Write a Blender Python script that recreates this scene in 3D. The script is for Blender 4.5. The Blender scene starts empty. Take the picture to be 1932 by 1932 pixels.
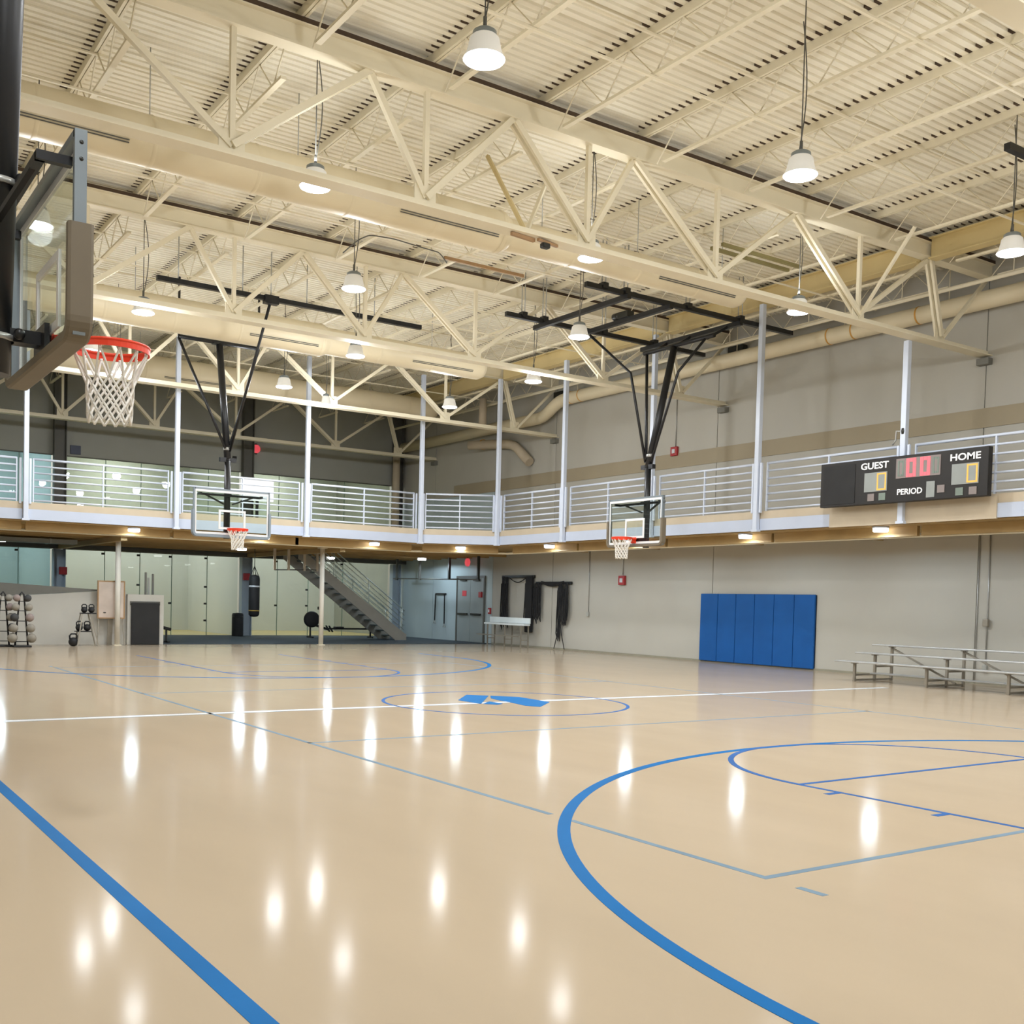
import bpy, bmesh, math, random
from mathutils import Vector, Matrix
random.seed(7)
C = bpy.context.scene.collection
sc = bpy.context.scene
PI = math.pi

# ------------------------------------------------------------------ camera, world, exposure
FPX, PX, PY = 2006.17, 924.06, 1209.23          # focal length and principal point in pixels of a 1932 frame
CAM = Vector((-8.9793, -12.9136, 1.468))
CR = Vector((0.8303382, -0.5567051, 0.0248577))
CU = Vector((-0.0007342, 0.0435140, 0.9990525))
CB = Vector((-0.5572593, -0.8295697, 0.0357226))
cd = bpy.data.cameras.new('camera')
cam = bpy.data.objects.new('camera', cd); C.objects.link(cam)
cam.matrix_world = Matrix(((CR.x, CU.x, CB.x, CAM.x), (CR.y, CU.y, CB.y, CAM.y), (CR.z, CU.z, CB.z, CAM.z), (0, 0, 0, 1)))
cd.sensor_fit = 'HORIZONTAL'; cd.sensor_width = 36.0; cd.lens = FPX / 1932 * 36.0
cd.shift_x = (966 - PX) / 1932; cd.shift_y = (PY - 966) / 1932
cd.clip_start = 0.05; cd.clip_end = 200
sc.camera = cam
w = bpy.data.worlds.new('world'); sc.world = w; w.use_nodes = True
w.node_tree.nodes['Background'].inputs[0].default_value = (0.75, 0.78, 0.8, 1)
w.node_tree.nodes['Background'].inputs[1].default_value = 0.4
sc.view_settings.view_transform = 'Standard'; sc.view_settings.look = 'None'
sc.view_settings.gamma = 1.0; sc.view_settings.use_curve_mapping = False
sc.view_settings.exposure = 0.33
HB_DOWN, HB_UP, HB_GLOW, SOFFIT_W, COURT_W = 44.0, 9.0, 118.0, 60.0, 120.0
cy = sc.cycles
cy.max_bounces = 5; cy.diffuse_bounces = 4; cy.glossy_bounces = 3; cy.transmission_bounces = 2; cy.transparent_max_bounces = 10
cy.caustics_reflective = False; cy.caustics_refractive = False
cy.use_adaptive_sampling = True; cy.adaptive_threshold = 0.07; cy.adaptive_min_samples = 16; cy.use_denoising = True

# ------------------------------------------------------------------ materials
def lin(h):
    h = h.lstrip('#'); o = []
    for i in (0, 2, 4):
        c = int(h[i:i+2], 16) / 255
        o.append(c / 12.92 if c <= 0.04045 else ((c + 0.055) / 1.055) ** 2.4)
    return o
MATS = {}
def mat(name, col, rough=0.6, metal=0.0, var=0.06, scale=3.0, spec=0.5, bump=0.0, bscale=60.0, stretch=None, coat=0.0):
    m = bpy.data.materials.new(name); m.use_nodes = True
    nt = m.node_tree; b = nt.nodes['Principled BSDF']
    c = lin(col) if isinstance(col, str) else list(col)
    b.inputs['Roughness'].default_value = rough; b.inputs['Metallic'].default_value = metal
    b.inputs['Specular IOR Level'].default_value = spec
    if coat: b.inputs['Coat Weight'].default_value = coat; b.inputs['Coat Roughness'].default_value = 0.08
    tc = nt.nodes.new('ShaderNodeTexCoord'); vec = tc.outputs['Object']
    if stretch:
        mp = nt.nodes.new('ShaderNodeMapping'); mp.inputs['Scale'].default_value = stretch
        nt.links.new(vec, mp.inputs[0]); vec = mp.outputs[0]
    n = nt.nodes.new('ShaderNodeTexNoise'); n.inputs['Scale'].default_value = scale; n.inputs['Detail'].default_value = 4
    nt.links.new(vec, n.inputs['Vector'])
    r = nt.nodes.new('ShaderNodeValToRGB')
    r.color_ramp.elements[0].position = 0.3; r.color_ramp.elements[1].position = 0.7
    r.color_ramp.elements[0].color = [x * (1 - var) for x in c] + [1]
    r.color_ramp.elements[1].color = [min(1, x * (1 + var)) for x in c] + [1]
    nt.links.new(n.outputs['Fac'], r.inputs[0]); nt.links.new(r.outputs[0], b.inputs['Base Color'])
    if bump:
        n2 = nt.nodes.new('ShaderNodeTexNoise'); n2.inputs['Scale'].default_value = bscale
        nt.links.new(vec, n2.inputs['Vector'])
        bp = nt.nodes.new('ShaderNodeBump'); bp.inputs['Strength'].default_value = bump; bp.inputs['Distance'].default_value = 0.01
        nt.links.new(n2.outputs['Fac'], bp.inputs['Height']); nt.links.new(bp.outputs[0], b.inputs['Normal'])
    MATS[name] = m
    return m
def emis(name, col, strength):
    m = bpy.data.materials.new(name); m.use_nodes = True
    nt = m.node_tree; b = nt.nodes['Principled BSDF']
    c = lin(col) + [1]
    b.inputs['Base Color'].default_value = c
    b.inputs['Emission Color'].default_value = c; b.inputs['Emission Strength'].default_value = strength
    MATS[name] = m
    return m
def glass(name, tint, refl=1.0, rough=0.0):
    m = bpy.data.materials.new(name); m.use_nodes = True
    nt = m.node_tree; nt.nodes.clear()
    o = nt.nodes.new('ShaderNodeOutputMaterial'); mx = nt.nodes.new('ShaderNodeMixShader')
    t = nt.nodes.new('ShaderNodeBsdfTransparent'); t.inputs[0].default_value = lin(tint) + [1]
    g = nt.nodes.new('ShaderNodeBsdfGlossy'); g.inputs['Roughness'].default_value = rough
    fr = nt.nodes.new('ShaderNodeFresnel')
    ge = nt.nodes.new('ShaderNodeNewGeometry'); mg = nt.nodes.new('ShaderNodeMapRange')      # both faces of a thin pane reflect alike
    mg.inputs['To Min'].default_value = 1.45; mg.inputs['To Max'].default_value = 1 / 1.45
    nt.links.new(ge.outputs['Backfacing'], mg.inputs['Value']); nt.links.new(mg.outputs[0], fr.inputs[0])
    mu = nt.nodes.new('ShaderNodeMath'); mu.operation = 'MULTIPLY'; mu.inputs[1].default_value = refl
    nt.links.new(fr.outputs[0], mu.inputs[0]); nt.links.new(mu.outputs[0], mx.inputs[0])
    nt.links.new(t.outputs[0], mx.inputs[1]); nt.links.new(g.outputs[0], mx.inputs[2]); nt.links.new(mx.outputs[0], o.inputs[0])
    MATS[name] = m
    return m

mat('cream', '#ece3ca', 0.55, var=0.03, scale=1.5)
mat('deck_cream', '#f3eddb', 0.6, var=0.03, scale=0.8)
mat('duct_cream', '#e6d9ba', 0.45, var=0.03, scale=1.2)
mat('beam_tan', '#d6c28e', 0.55, var=0.04, scale=1.5)
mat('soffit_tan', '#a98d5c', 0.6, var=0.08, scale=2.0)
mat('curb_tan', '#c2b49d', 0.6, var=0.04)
mat('white_steel', '#cfd8e8', 0.35, var=0.02)  # blue tint puts the cool light into the white paint
mat('fascia_white', '#bdc7da', 0.5, var=0.02)  # bluish as well, cool light put into the colour
mat('wall_grey', '#b9b6ac', 0.75, var=0.035, scale=0.6, bump=0.05, bscale=40)
mat('wall_dark', '#a5a69f', 0.8, var=0.06, scale=0.7)
mat('wall_blue', '#bccbce', 0.7, var=0.04, scale=0.8)
mat('band_tan', '#a49880', 0.75, var=0.04, scale=0.8)
mat('half_wall', '#c6c3ba', 0.75, var=0.05, scale=1.0)
mat('grey_cap', '#77766f', 0.6, var=0.05)
mat('rubber', '#39454d', 0.75, var=0.12, scale=2.0, bump=0.2, bscale=200)
mat('line_blue', '#1f6fb2', 0.5, spec=0.02, var=0.05, scale=2.0)
mat('line_dark_blue', '#3c69aa', 0.5, spec=0.02, var=0.1, scale=2.0)
mat('line_grey', '#7d94a6', 0.5, spec=0.02, var=0.1, scale=3.0)
mat('line_white', '#f1f2f4', 0.3, var=0.03)
mat('black_steel', '#17181b', 0.4, var=0.15, spec=0.5)
mat('black_rubber', '#1b1b1c', 0.7, var=0.2)
mat('black_fabric', '#1d1d1f', 0.85, var=0.3, scale=30)
mat('grey_steel', '#8d979e', 0.35, metal=0.6, var=0.05)
mat('pad_taupe', '#766c5b', 0.65, var=0.05, scale=4)
mat('pad_grey', '#8b98a5', 0.65, var=0.05, scale=4)
mat('rim_orange', '#e8401f', 0.35, var=0.06)
mat('net_white', '#f2f0ea', 0.9, var=0.05, scale=40)
mat('pad_blue', '#14569c', 0.55, spec=0.25, var=0.07, scale=1.6, bump=0.05, bscale=80)
mat('pad_gap', '#0c1c33', 0.8)
mat('gap_shade', '#4a3a2c', 0.8, var=0.2)  # dark brown standing in for shade in the roof gaps
mat('alu', '#c9ccce', 0.35, metal=0.7, var=0.04)
mat('alu_dark', '#9c968a', 0.45, metal=0.5, var=0.08)
mat('bench_white', '#dfe7e8', 0.4, var=0.03)
mat('red_device', '#a62b2f', 0.45, var=0.06)
mat('red_sign', '#e0454e', 0.5, var=0.04)
mat('sign_blue', '#1d2747', 0.4, var=0.05)
mat('stair_grey', '#a19d92', 0.55, var=0.05)
mat('tread_dark', '#69716e', 0.7, var=0.1)
mat('stair_rail', '#c3cec9', 0.3, metal=0.3, var=0.04)
mat('steel_dark', '#5b5a54', 0.55, var=0.08)
mat('col_blue', '#aab6bf', 0.55, var=0.05)
mat('court_wall', '#d6d8d4', 0.75, var=0.03, scale=0.5)
mat('court_floor', '#c9b47a', 0.35, var=0.08, scale=2.0, stretch=(1, 8, 1))
mat('orange_band', '#d9a24c', 0.5, var=0.06)
mat('col_cream', '#dfdace', 0.5, var=0.03)
mat('ball_tan', '#8d877b', 0.75, var=0.08, scale=8)
mat('ball_pink', '#8f807a', 0.75, var=0.08, scale=8)
mat('ball_dark', '#3c3c3c', 0.75, var=0.1, scale=8)
mat('board_white', '#cbbbae', 0.4, var=0.12, scale=2.5)
mat('wood_trim', '#a5835d', 0.5, var=0.12, scale=4)
mat('galv', '#b4b5b2', 0.35, metal=0.5, var=0.06)
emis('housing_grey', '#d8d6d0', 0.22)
mat('score_black', '#16120f', 0.55, var=0.15, scale=4)
mat('score_panel', '#8f9491', 0.5, var=0.05)
mat('score_green', '#738076', 0.5, var=0.05)
mat('score_mauve', '#857b78', 0.5, var=0.05)
mat('score_text', '#f4f4f6', 0.5, var=0.02)
mat('box_grey', '#a9aaa4', 0.55, var=0.04)
mat('door_grey', '#9aa3a2', 0.6, var=0.03)
mat('metal_dark', '#33332f', 0.4, metal=0.4, var=0.1)
mat('yellow_mark', '#b8973f', 0.6, var=0.05)
mat('silver_tape', '#c9ccd0', 0.4, var=0.05)
mat('olive', '#847a4e', 0.6, var=0.05)
mat('baseboard', '#95917f', 0.7, var=0.08)
mat('screen_white', '#eef2f5', 0.4, var=0.02)
emis('lens', '#fbfaff', 14.0)
emis('soffit_lens', '#ffffff', 7.0)
emis('court_lens', '#f6fbf2', 5.0)
emis('seg_red', '#ef5a63', 0.75)
emis('seg_orange', '#e2a54a', 0.45)
emis('exit_red', '#e8525c', 0.55)
emis('screen_lit', '#f2f6fa', 0.7)
glass('board_glass', '#f2f7f4', 0.7)
glass('pane_glass', '#eff4f3', 0.6)
glass('pane_blue', '#cfe3ea', 0.6)
glass('pane_upper', '#d3d8cf', 0.8)  # tint darkened to tone down the brightly lit upper courts
mat('joint_green', '#66836f', 0.4, var=0.05)

# maple coloured sports floor, varnished
m = mat('floor_maple', '#c2b199', 0.16, var=0.03, scale=1.6, spec=0.18, stretch=(1.0, 0.35, 1.0))
nt = m.node_tree; b = nt.nodes['Principled BSDF']
n3 = nt.nodes.new('ShaderNodeTexNoise'); n3.inputs['Scale'].default_value = 0.9; n3.inputs['Detail'].default_value = 6
mr = nt.nodes.new('ShaderNodeMapRange'); mr.inputs['To Min'].default_value = 0.09; mr.inputs['To Max'].default_value = 0.13
nt.links.new(n3.outputs['Fac'], mr.inputs['Value'])
b.inputs['Specular IOR Level'].default_value = 0.0; b.inputs['Roughness'].default_value = 0.6
gl = nt.nodes.new('ShaderNodeBsdfGlossy'); nt.links.new(mr.outputs[0], gl.inputs['Roughness'])       # worn varnish: a weak glossy coat
fr = nt.nodes.new('ShaderNodeFresnel'); fr.inputs[0].default_value = 1.38
mu = nt.nodes.new('ShaderNodeMath'); mu.operation = 'MULTIPLY'; mu.inputs[1].default_value = 1.15
pw = nt.nodes.new('ShaderNodeMath'); pw.operation = 'POWER'; pw.inputs[1].default_value = 2.2; nt.links.new(fr.outputs[0], pw.inputs[0])
mx = nt.nodes.new('ShaderNodeMixShader'); nt.links.new(pw.outputs[0], mu.inputs[0]); nt.links.new(mu.outputs[0], mx.inputs[0])
nt.links.new(b.outputs[0], mx.inputs[1]); nt.links.new(gl.outputs[0], mx.inputs[2]); nt.links.new(mx.outputs[0], nt.nodes['Material Output'].inputs[0])

# ------------------------------------------------------------------ mesh helpers
class MB:
    def __init__(s): s.v = []; s.f = []; s.sm = []
    def add(s, vs, fs, smooth=False):
        o = len(s.v); s.v += [tuple(x) for x in vs]
        for q in fs: s.f.append([o + i for i in q]); s.sm.append(smooth)
        return s
    def box(s, c, d):
        x, y, z = c; a, b, e = d[0] / 2, d[1] / 2, d[2] / 2
        return s.add([(x+i*a, y+j*b, z+k*e) for i in (-1, 1) for j in (-1, 1) for k in (-1, 1)],
                     [(0, 1, 3, 2), (4, 6, 7, 5), (0, 4, 5, 1), (2, 3, 7, 6), (0, 2, 6, 4), (1, 5, 7, 3)])
    def b2(s, lo, hi):
        return s.box([(lo[i]+hi[i])/2 for i in range(3)], [abs(hi[i]-lo[i]) for i in range(3)])
    def bar(s, a, b, w, h, up=(0, 0, 1)):
        a, b = Vector(a), Vector(b); d = (b - a).normalized(); u = Vector(up)
        if abs(d.dot(u)) > 0.98: u = Vector((0, 1, 0)) if abs(d.y) < 0.9 else Vector((1, 0, 0))
        r = d.cross(u).normalized(); u = r.cross(d).normalized()
        vs = []
        for p in (a, b):
            for i, j in ((-1, -1), (1, -1), (1, 1), (-1, 1)): vs.append(p + r * (i * w / 2) + u * (j * h / 2))
        return s.add(vs, [(0, 3, 2, 1), (4, 5, 6, 7), (0, 1, 5, 4), (1, 2, 6, 5), (2, 3, 7, 6), (3, 0, 4, 7)])
    def tube(s, pts, r, n=8, closed=False, caps=True):
        pts = [Vector(p) for p in pts]; N = len(pts); vs = []; ref = None
        rr = r if isinstance(r, (list, tuple)) else [r] * N
        for i, p in enumerate(pts):
            if closed: d = pts[(i + 1) % N] - pts[i - 1]
            else: d = pts[min(i + 1, N - 1)] - pts[max(i - 1, 0)]
            d.normalize()
            if ref is None: ref = Vector((0, 0, 1)) if abs(d.z) < 0.9 else Vector((1, 0, 0))
            u = (ref - d * ref.dot(d)); u.normalize(); v = d.cross(u); ref = u
            for k in range(n):
                t = 2 * PI * k / n
                vs.append(p + (u * math.cos(t) + v * math.sin(t)) * rr[i])
        fs = []
        for i in range(N if closed else N - 1):
            a, b = i * n, ((i + 1) % N) * n
            for k in range(n): fs.append((a + k, a + (k + 1) % n, b + (k + 1) % n, b + k))
        s.add(vs, fs, True)
        if caps and not closed:
            o = len(s.v) - N * n
            s.f.append([o + k for k in range(n)][::-1]); s.sm.append(False)
            s.f.append([o + (N - 1) * n + k for k in range(n)]); s.sm.append(False)
        return s
    def lathe(s, prof, c=(0, 0, 0), n=24, axis='z'):
        vs = []
        for r, h in prof:
            for k in range(n):
                t = 2 * PI * k / n; a, b = r * math.cos(t), r * math.sin(t)
                p = (a, b, h) if axis == 'z' else ((h, a, b) if axis == 'x' else (b, h, a))
                vs.append((c[0] + p[0], c[1] + p[1], c[2] + p[2]))
        fs = []
        for i in range(len(prof) - 1):
            for k in range(n):
                fs.append((i * n + k, i * n + (k + 1) % n, (i + 1) * n + (k + 1) % n, (i + 1) * n + k))
        return s.add(vs, fs, True)
    def prism(s, poly, vec):
        n = len(poly); vec = Vector(vec); p2 = [Vector(p) + vec for p in poly]
        return s.add(list(poly) + p2, [tuple(range(n))[::-1], tuple(range(n, 2 * n))] +
                     [(i, (i + 1) % n, n + (i + 1) % n, n + i) for i in range(n)])
    def ball(s, c, r, n=12, m=8, sq=(1, 1, 1)):
        prof = [(r * math.sin(PI * i / m), r * math.cos(PI * i / m)) for i in range(m + 1)]
        o = len(s.v); s.lathe([(a, b) for a, b in prof], (0, 0, 0), n)
        for i in range(o, len(s.v)):
            x, y, z = s.v[i]; s.v[i] = (c[0] + x * sq[0], c[1] + y * sq[1], c[2] + z * sq[2])
        return s
    def build(s, name, m, parent=None, bevel=0.0, seg=2, origin=None):
        me = bpy.data.meshes.new(name)
        off = Vector((0, 0, 0))
        o = bpy.data.objects.new(name, me); C.objects.link(o)
        if parent is not None: o.parent = parent
        elif origin is not None: off = Vector(origin); o.location = off
        me.from_pydata([tuple(Vector(v) - off) for v in s.v], [], s.f)
        me.polygons.foreach_set('use_smooth', s.sm)
        bm = bmesh.new(); bm.from_mesh(me)
        bmesh.ops.remove_doubles(bm, verts=bm.verts, dist=1e-6)
        bmesh.ops.recalc_face_normals(bm, faces=bm.faces)
        if bevel: bmesh.ops.bevel(bm, geom=list(bm.edges), offset=bevel, segments=seg, affect='EDGES', profile=0.5)
        bm.to_mesh(me); bm.free(); me.update()
        me.materials.append(MATS[m] if isinstance(m, str) else m)
        return o
def tag(o, label=None, cat=None, group=None, kind=None):
    if label: o['label'] = label
    if cat: o['category'] = cat
    if group: o['group'] = group
    if kind: o['kind'] = kind
    return o
def thing(name, label, cat, loc=(0, 0, 0), rz=0.0, group=None):
    o = bpy.data.objects.new(name, None); C.objects.link(o); o.empty_display_size = 0.2
    o.location = loc; o.rotation_euler = (0, 0, rz)
    return tag(o, label, cat, group)
def copy_tree(o, parent=None):
    c = o.copy(); C.objects.link(c)
    if parent is not None: c.parent = parent
    for ch in list(o.children): copy_tree(ch, c)
    return c
def shared(o, name, parent, loc=(0, 0, 0), rot=(0, 0, 0)):
    c = o.copy(); c.name = name; C.objects.link(c); c.parent = parent; c.location = loc; c.rotation_euler = rot
    return c
def light(kind, name, parent, loc, power, col=(1, 1, 1), size=0.4, rot=(0, 0, 0), spot=None, blend=0.4):
    ld = bpy.data.lights.new(name, kind); ld.energy = power; ld.color = col
    if kind == 'AREA': ld.shape = 'DISK'; ld.size = size
    else: ld.shadow_soft_size = size
    if spot: ld.spot_size = spot; ld.spot_blend = blend
    o = bpy.data.objects.new(name, ld); C.objects.link(o); o.parent = parent; o.location = loc; o.rotation_euler = rot
    return o
ORD = ['first', 'second', 'third', 'fourth', 'fifth', 'sixth', 'seventh', 'eighth', 'ninth', 'tenth', 'eleventh', 'twelfth', 'thirteenth']
NUM = ['one', 'two', 'three', 'four', 'five', 'six', 'seven', 'eight', 'nine', 'ten', 'eleven', 'twelve']
# ------------------------------------------------------------------ room shell
XR, XL, YB, YF, ZD = 12.35, -12.35, 25.6, -20.0, 9.05
GY = [-7.3, 0.2, 7.7, 15.2, 22.9]                       # truss lines
fl = MB().b2((XL, YF, -0.25), (XR, 18.7, 0.0)).build('floor', 'floor_maple'); tag(fl, kind='structure')
rf = MB().b2((XL, 18.7, -0.25), (XR, YB, 0.012)).build('floor_rubber', 'rubber'); tag(rf, kind='structure')

def strip(a, b, wd, m, z0=0.0, h=0.0015, name='painted_line'):
    a, b = Vector((a[0], a[1], z0)), Vector((b[0], b[1], z0)); d = (b - a).normalized(); n = Vector((-d.y, d.x, 0)) * wd / 2
    return MB().prism([a - n, b - n, b + n, a + n], (0, 0, h)).build(name, m, fl)
def arc(c, r, wd, t0, t1, m, h=0.002, n=64, z0=0.0):
    vs = []; fs = []
    for i in range(n + 1):
        t = math.radians(t0 + (t1 - t0) * i / n)
        for rr in (r - wd, r):
            for z in (z0, z0 + h): vs.append((c[0] + rr * math.cos(t), c[1] + rr * math.sin(t), z))
    for i in range(n):
        a, b = 4 * i, 4 * i + 4
        fs += [(a + 1, a + 3, b + 3, b + 1), (a, b, b + 2, a + 2), (a, a + 1, b + 1, b), (a + 2, b + 2, b + 3, a + 3)]
    if abs(t1 - t0) < 359.9:
        e = 4 * n; fs += [(0, 2, 3, 1), (e, e + 1, e + 3, e + 2)]
    return MB().add(vs, fs).build('painted_line', m, fl)
BY = 11.16                                               # rim distance from the centre line
strip((-7.58, -15.5), (-7.58, 15.0), 0.085, 'line_blue')                  # side line
strip((7.58, -15.5), (7.58, -12.0), 0.05, 'line_blue')
strip((-9.0, 0.03), (9.1, 0.03), 0.15, 'line_white', h=0.001)             # centre line, white edged in blue
for dy in (-0.085, 0.085): strip((-9.0, 0.03 + dy), (9.1, 0.03 + dy), 0.02, 'line_grey', h=0.0011)
arc((0, 0), 1.83, 0.05, 0, 360, 'line_dark_blue', n=96)
for s in (-1, 1):
    arc((0, s * BY), 6.02, 0.085, *((0, 180) if s < 0 else (180, 360)), 'line_blue', n=120)
    for q in (-1, 1): strip((q * 5.978, s * BY), (q * 5.978, s * 12.9), 0.085, 'line_blue')
    yf = s * (BY - 4.19)
    arc((0, yf), 1.83, 0.055, *((0, 180) if s < 0 else (180, 360)), 'line_dark_blue', h=0.0026)
    strip((-1.83, yf), (1.83, yf), 0.05, 'line_dark_blue', h=0.0022)
    for q in (-1, 1):
        strip((q * 1.805, yf), (q * 1.805, s * 12.9), 0.05, 'line_dark_blue')
        for k, dd in enumerate((0.42, 1.38, 2.3, 3.2)):
            strip((q * 1.83, yf + s * dd), (q * 1.98, yf + s * dd), 0.06, 'line_dark_blue')
    # volleyball court
    strip((-4.5, s * 8.975), (4.5, s * 8.975), 0.05, 'line_grey', h=0.001)
    strip((-4.5, s * 2.975), (4.5, s * 2.975), 0.05, 'line_grey', h=0.001)
    for q in (-1, 1):
        strip((q * 4.475, 0), (q * 4.475, s * 7.03), 0.05, 'line_grey', h=0.001)
        strip((q * 4.475, s * 7.26), (q * 4.475, s * 8.95), 0.05, 'line_grey', h=0.001)
        strip((q * 4.475, s * 9.2), (q * 4.475, s * 9.38), 0.05, 'line_grey', h=0.001)
lg = MB()
for poly in ([(-0.5, 0.52), (0.13, 1.27), (0.37, 1.0), (-0.49, -0.09), (-0.5, 0.2)], [(0.39, 0.98), (0.72, 0.66), (0.67, -0.2), (0.09, -0.75), (-0.02, -0.54), (0.07, 0.0), (0.1, 0.38), (0.17, 0.64)],
             [(-0.46, -0.1), (-0.16, 0.19), (-0.17, -0.18), (-0.33, -0.28)]):
    lg.prism([(x, y, 0) for x, y in poly], (0, 0, 0.003))
tag(lg.build('painted_logo', 'line_blue', fl), 'blue angular court logo inside the centre circle')

# right wall: cast panels with open joints, a tan band above the running track
wr = MB().b2((XR + 0.03, YF, 0), (XR + 0.3, YB + 6.5, 9.4)).build('wall_right', 'wall_dark'); tag(wr, kind='structure')
JY = [YF, -14.8, -7.3, 0.2, 7.95, 15.2, 18.75, 22.9, YB]
for a, b in zip(JY[:-1], JY[1:]):
    MB().b2((XR, a + 0.012, 0), (XR + 0.03, b - 0.012, 5.44)).build('wall_panel', 'wall_blue' if a > 18 else 'wall_grey', wr)
    MB().b2((XR, a + 0.012, 5.44), (XR + 0.03, b - 0.012, 9.4)).build('wall_panel', 'wall_grey', wr)
tb = MB().b2((XR - 0.02, YF, 5.45), (XR - 0.0005, 21.5, 5.86)).build('trim_1', 'band_tan'); tag(tb, kind='structure')
bb = MB().b2((XR - 0.02, YF, 0), (XR - 0.0005, 18.7, 0.05)).build('baseboard_right', 'baseboard'); tag(bb, kind='structure')
wl = MB().b2((XL - 0.3, YF, 0), (XL, YB, 9.4)).build('wall_left', 'wall_grey'); tag(wl, kind='structure')
wf = MB().b2((XL, YF - 0.3, 0), (XR + 0.3, YF, 9.4)).build('wall_front', 'wall_grey'); tag(wf, kind='structure')
# back wall: grey wall above the glass, floor band between the two storeys of glass
wb = MB()
wb.b2((XL, YB, 6.14), (XR + 0.03, YB + 0.25, 9.4)); wb.b2((XL, YB, 2.96), (XR + 0.03, YB + 0.25, 3.5))
wb = wb.build('wall_back', 'wall_dark'); tag(wb, kind='structure')
# glass fronted ball courts behind the back wall
CX = [-7.65, -1.0, 5.65, 12.3]
cw = MB()
cw.b2((CX[0] - 4.5, YB + 6.2, 0), (XR + 0.03, YB + 6.45, 7.7)); cw.b2((CX[0] - 4.5, YB + 0.25, 7.5), (XR + 0.03, YB + 6.2, 7.7))
for x in CX[:3]: cw.b2((x - 0.1, YB + 0.2, 0), (x + 0.1, YB + 6.2, 7.5))
cw = cw.build('wall_courts', 'court_wall'); tag(cw, kind='structure')
cf = MB().b2((CX[0] - 4.5, YB, -0.25), (XR + 0.03, YB + 6.2, 0.0)).build('floor_courts', 'court_floor'); tag(cf, kind='structure')
JX = {0: [-7.55, -5.2, -3.6, -2.24], 1: [-0.78, 0.57, 1.79, 2.93, 4.24], 2: [5.88, 7.0, 8.28, 9.76]}
JE = [-1.22, 5.42, 11.8]
wn = 1
for z0, z1 in ((0.02, 2.94), (3.52, 6.12)):
    for k in range(3):
        xs = JX[k] + [JE[k]]
        wo = MB()
        wo.b2((xs[0] - 0.03, YB - 0.02, z1 - 0.0), (xs[-1] + 0.03, YB + 0.06, z1 + 0.03)); wo.b2((xs[0] - 0.03, YB - 0.02, z0 - 0.02), (xs[-1] + 0.03, YB + 0.06, z0))
        wo = wo.build('window_%d' % wn, 'steel_dark'); tag(wo, kind='structure'); wn += 1
        for i in range(len(xs) - 1):
            MB().b2((xs[i] + 0.012, YB, z0), (xs[i + 1] - 0.012, YB + 0.018, z1)).build('pane', 'pane_blue' if k == 0 else ('pane_glass' if z0 < 1 else 'pane_upper'), wo)
        for i in range(1, len(xs) - 1): MB().b2((xs[i] - 0.0115, YB + 0.001, z0), (xs[i] + 0.0115, YB + 0.017, z1)).build('joint_seal', 'joint_green', wo)
        for i in range(1, len(xs) - 1):
            if z0 > 1: continue
            for zz in ((z1 - 0.09, 1.17) if i % 2 else (z1 - 0.09, 1.80, 1.18, 0.56)):
                MB().box((xs[i] - 0.07, YB - 0.02, zz), (0.10, 0.05, 0.07)).build('fitting', 'metal_dark', wo, bevel=0.01)
# court lamps, unseen, added to light the rooms behind the glass
for k in range(3):
    xm = (CX[k] + CX[k + 1]) / 2
    for j, yy in enumerate((YB + 1.8, YB + 4.4)):
        t = thing('court_light', 'added ceiling lamp in the %s glass fronted court from the left, %s half' % (ORD[k], ('front', 'rear')[j]), 'lamp', (xm, yy, 7.46), group='added lamps in the glass fronted courts')
        MB().box((0, 0, 0.0), (2.4, 0.5, 0.06)).build('housing', 'white_steel', t)
        MB().box((0, 0, -0.035), (2.3, 0.44, 0.01)).build('diffuser', 'court_lens', t)
        L = light('AREA', 'lamp', t, (0, 0, -0.06), COURT_W, (1.0, 1.0, 0.97), 1.2)

# ------------------------------------------------------------------ ceiling deck, ribs running across the hall
dk = MB(); vs = []; fs = []; y = YF; pts = []
while y < YB + 0.3:
    pts += [(y, 0), (y + 0.092, 0), (y + 0.098, 0.038), (y + 0.144, 0.038)]; y += 0.15
pts.append((y, 0))
for py, pz in pts: vs += [(XL, py, ZD + pz), (XR + 0.2, py, ZD + pz)]
for i in range(len(pts) - 1): fs.append((2 * i, 2 * i + 1, 2 * i + 3, 2 * i + 2))
ce = MB().add(vs, fs).build('ceiling', 'deck_cream'); tag(ce, kind='structure')
MB().b2((XL - 0.3, YF - 0.3, ZD + 0.2), (XR + 0.3, YB + 0.3, ZD + 0.3)).build('roof_slab', 'wall_dark', ce)

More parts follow.
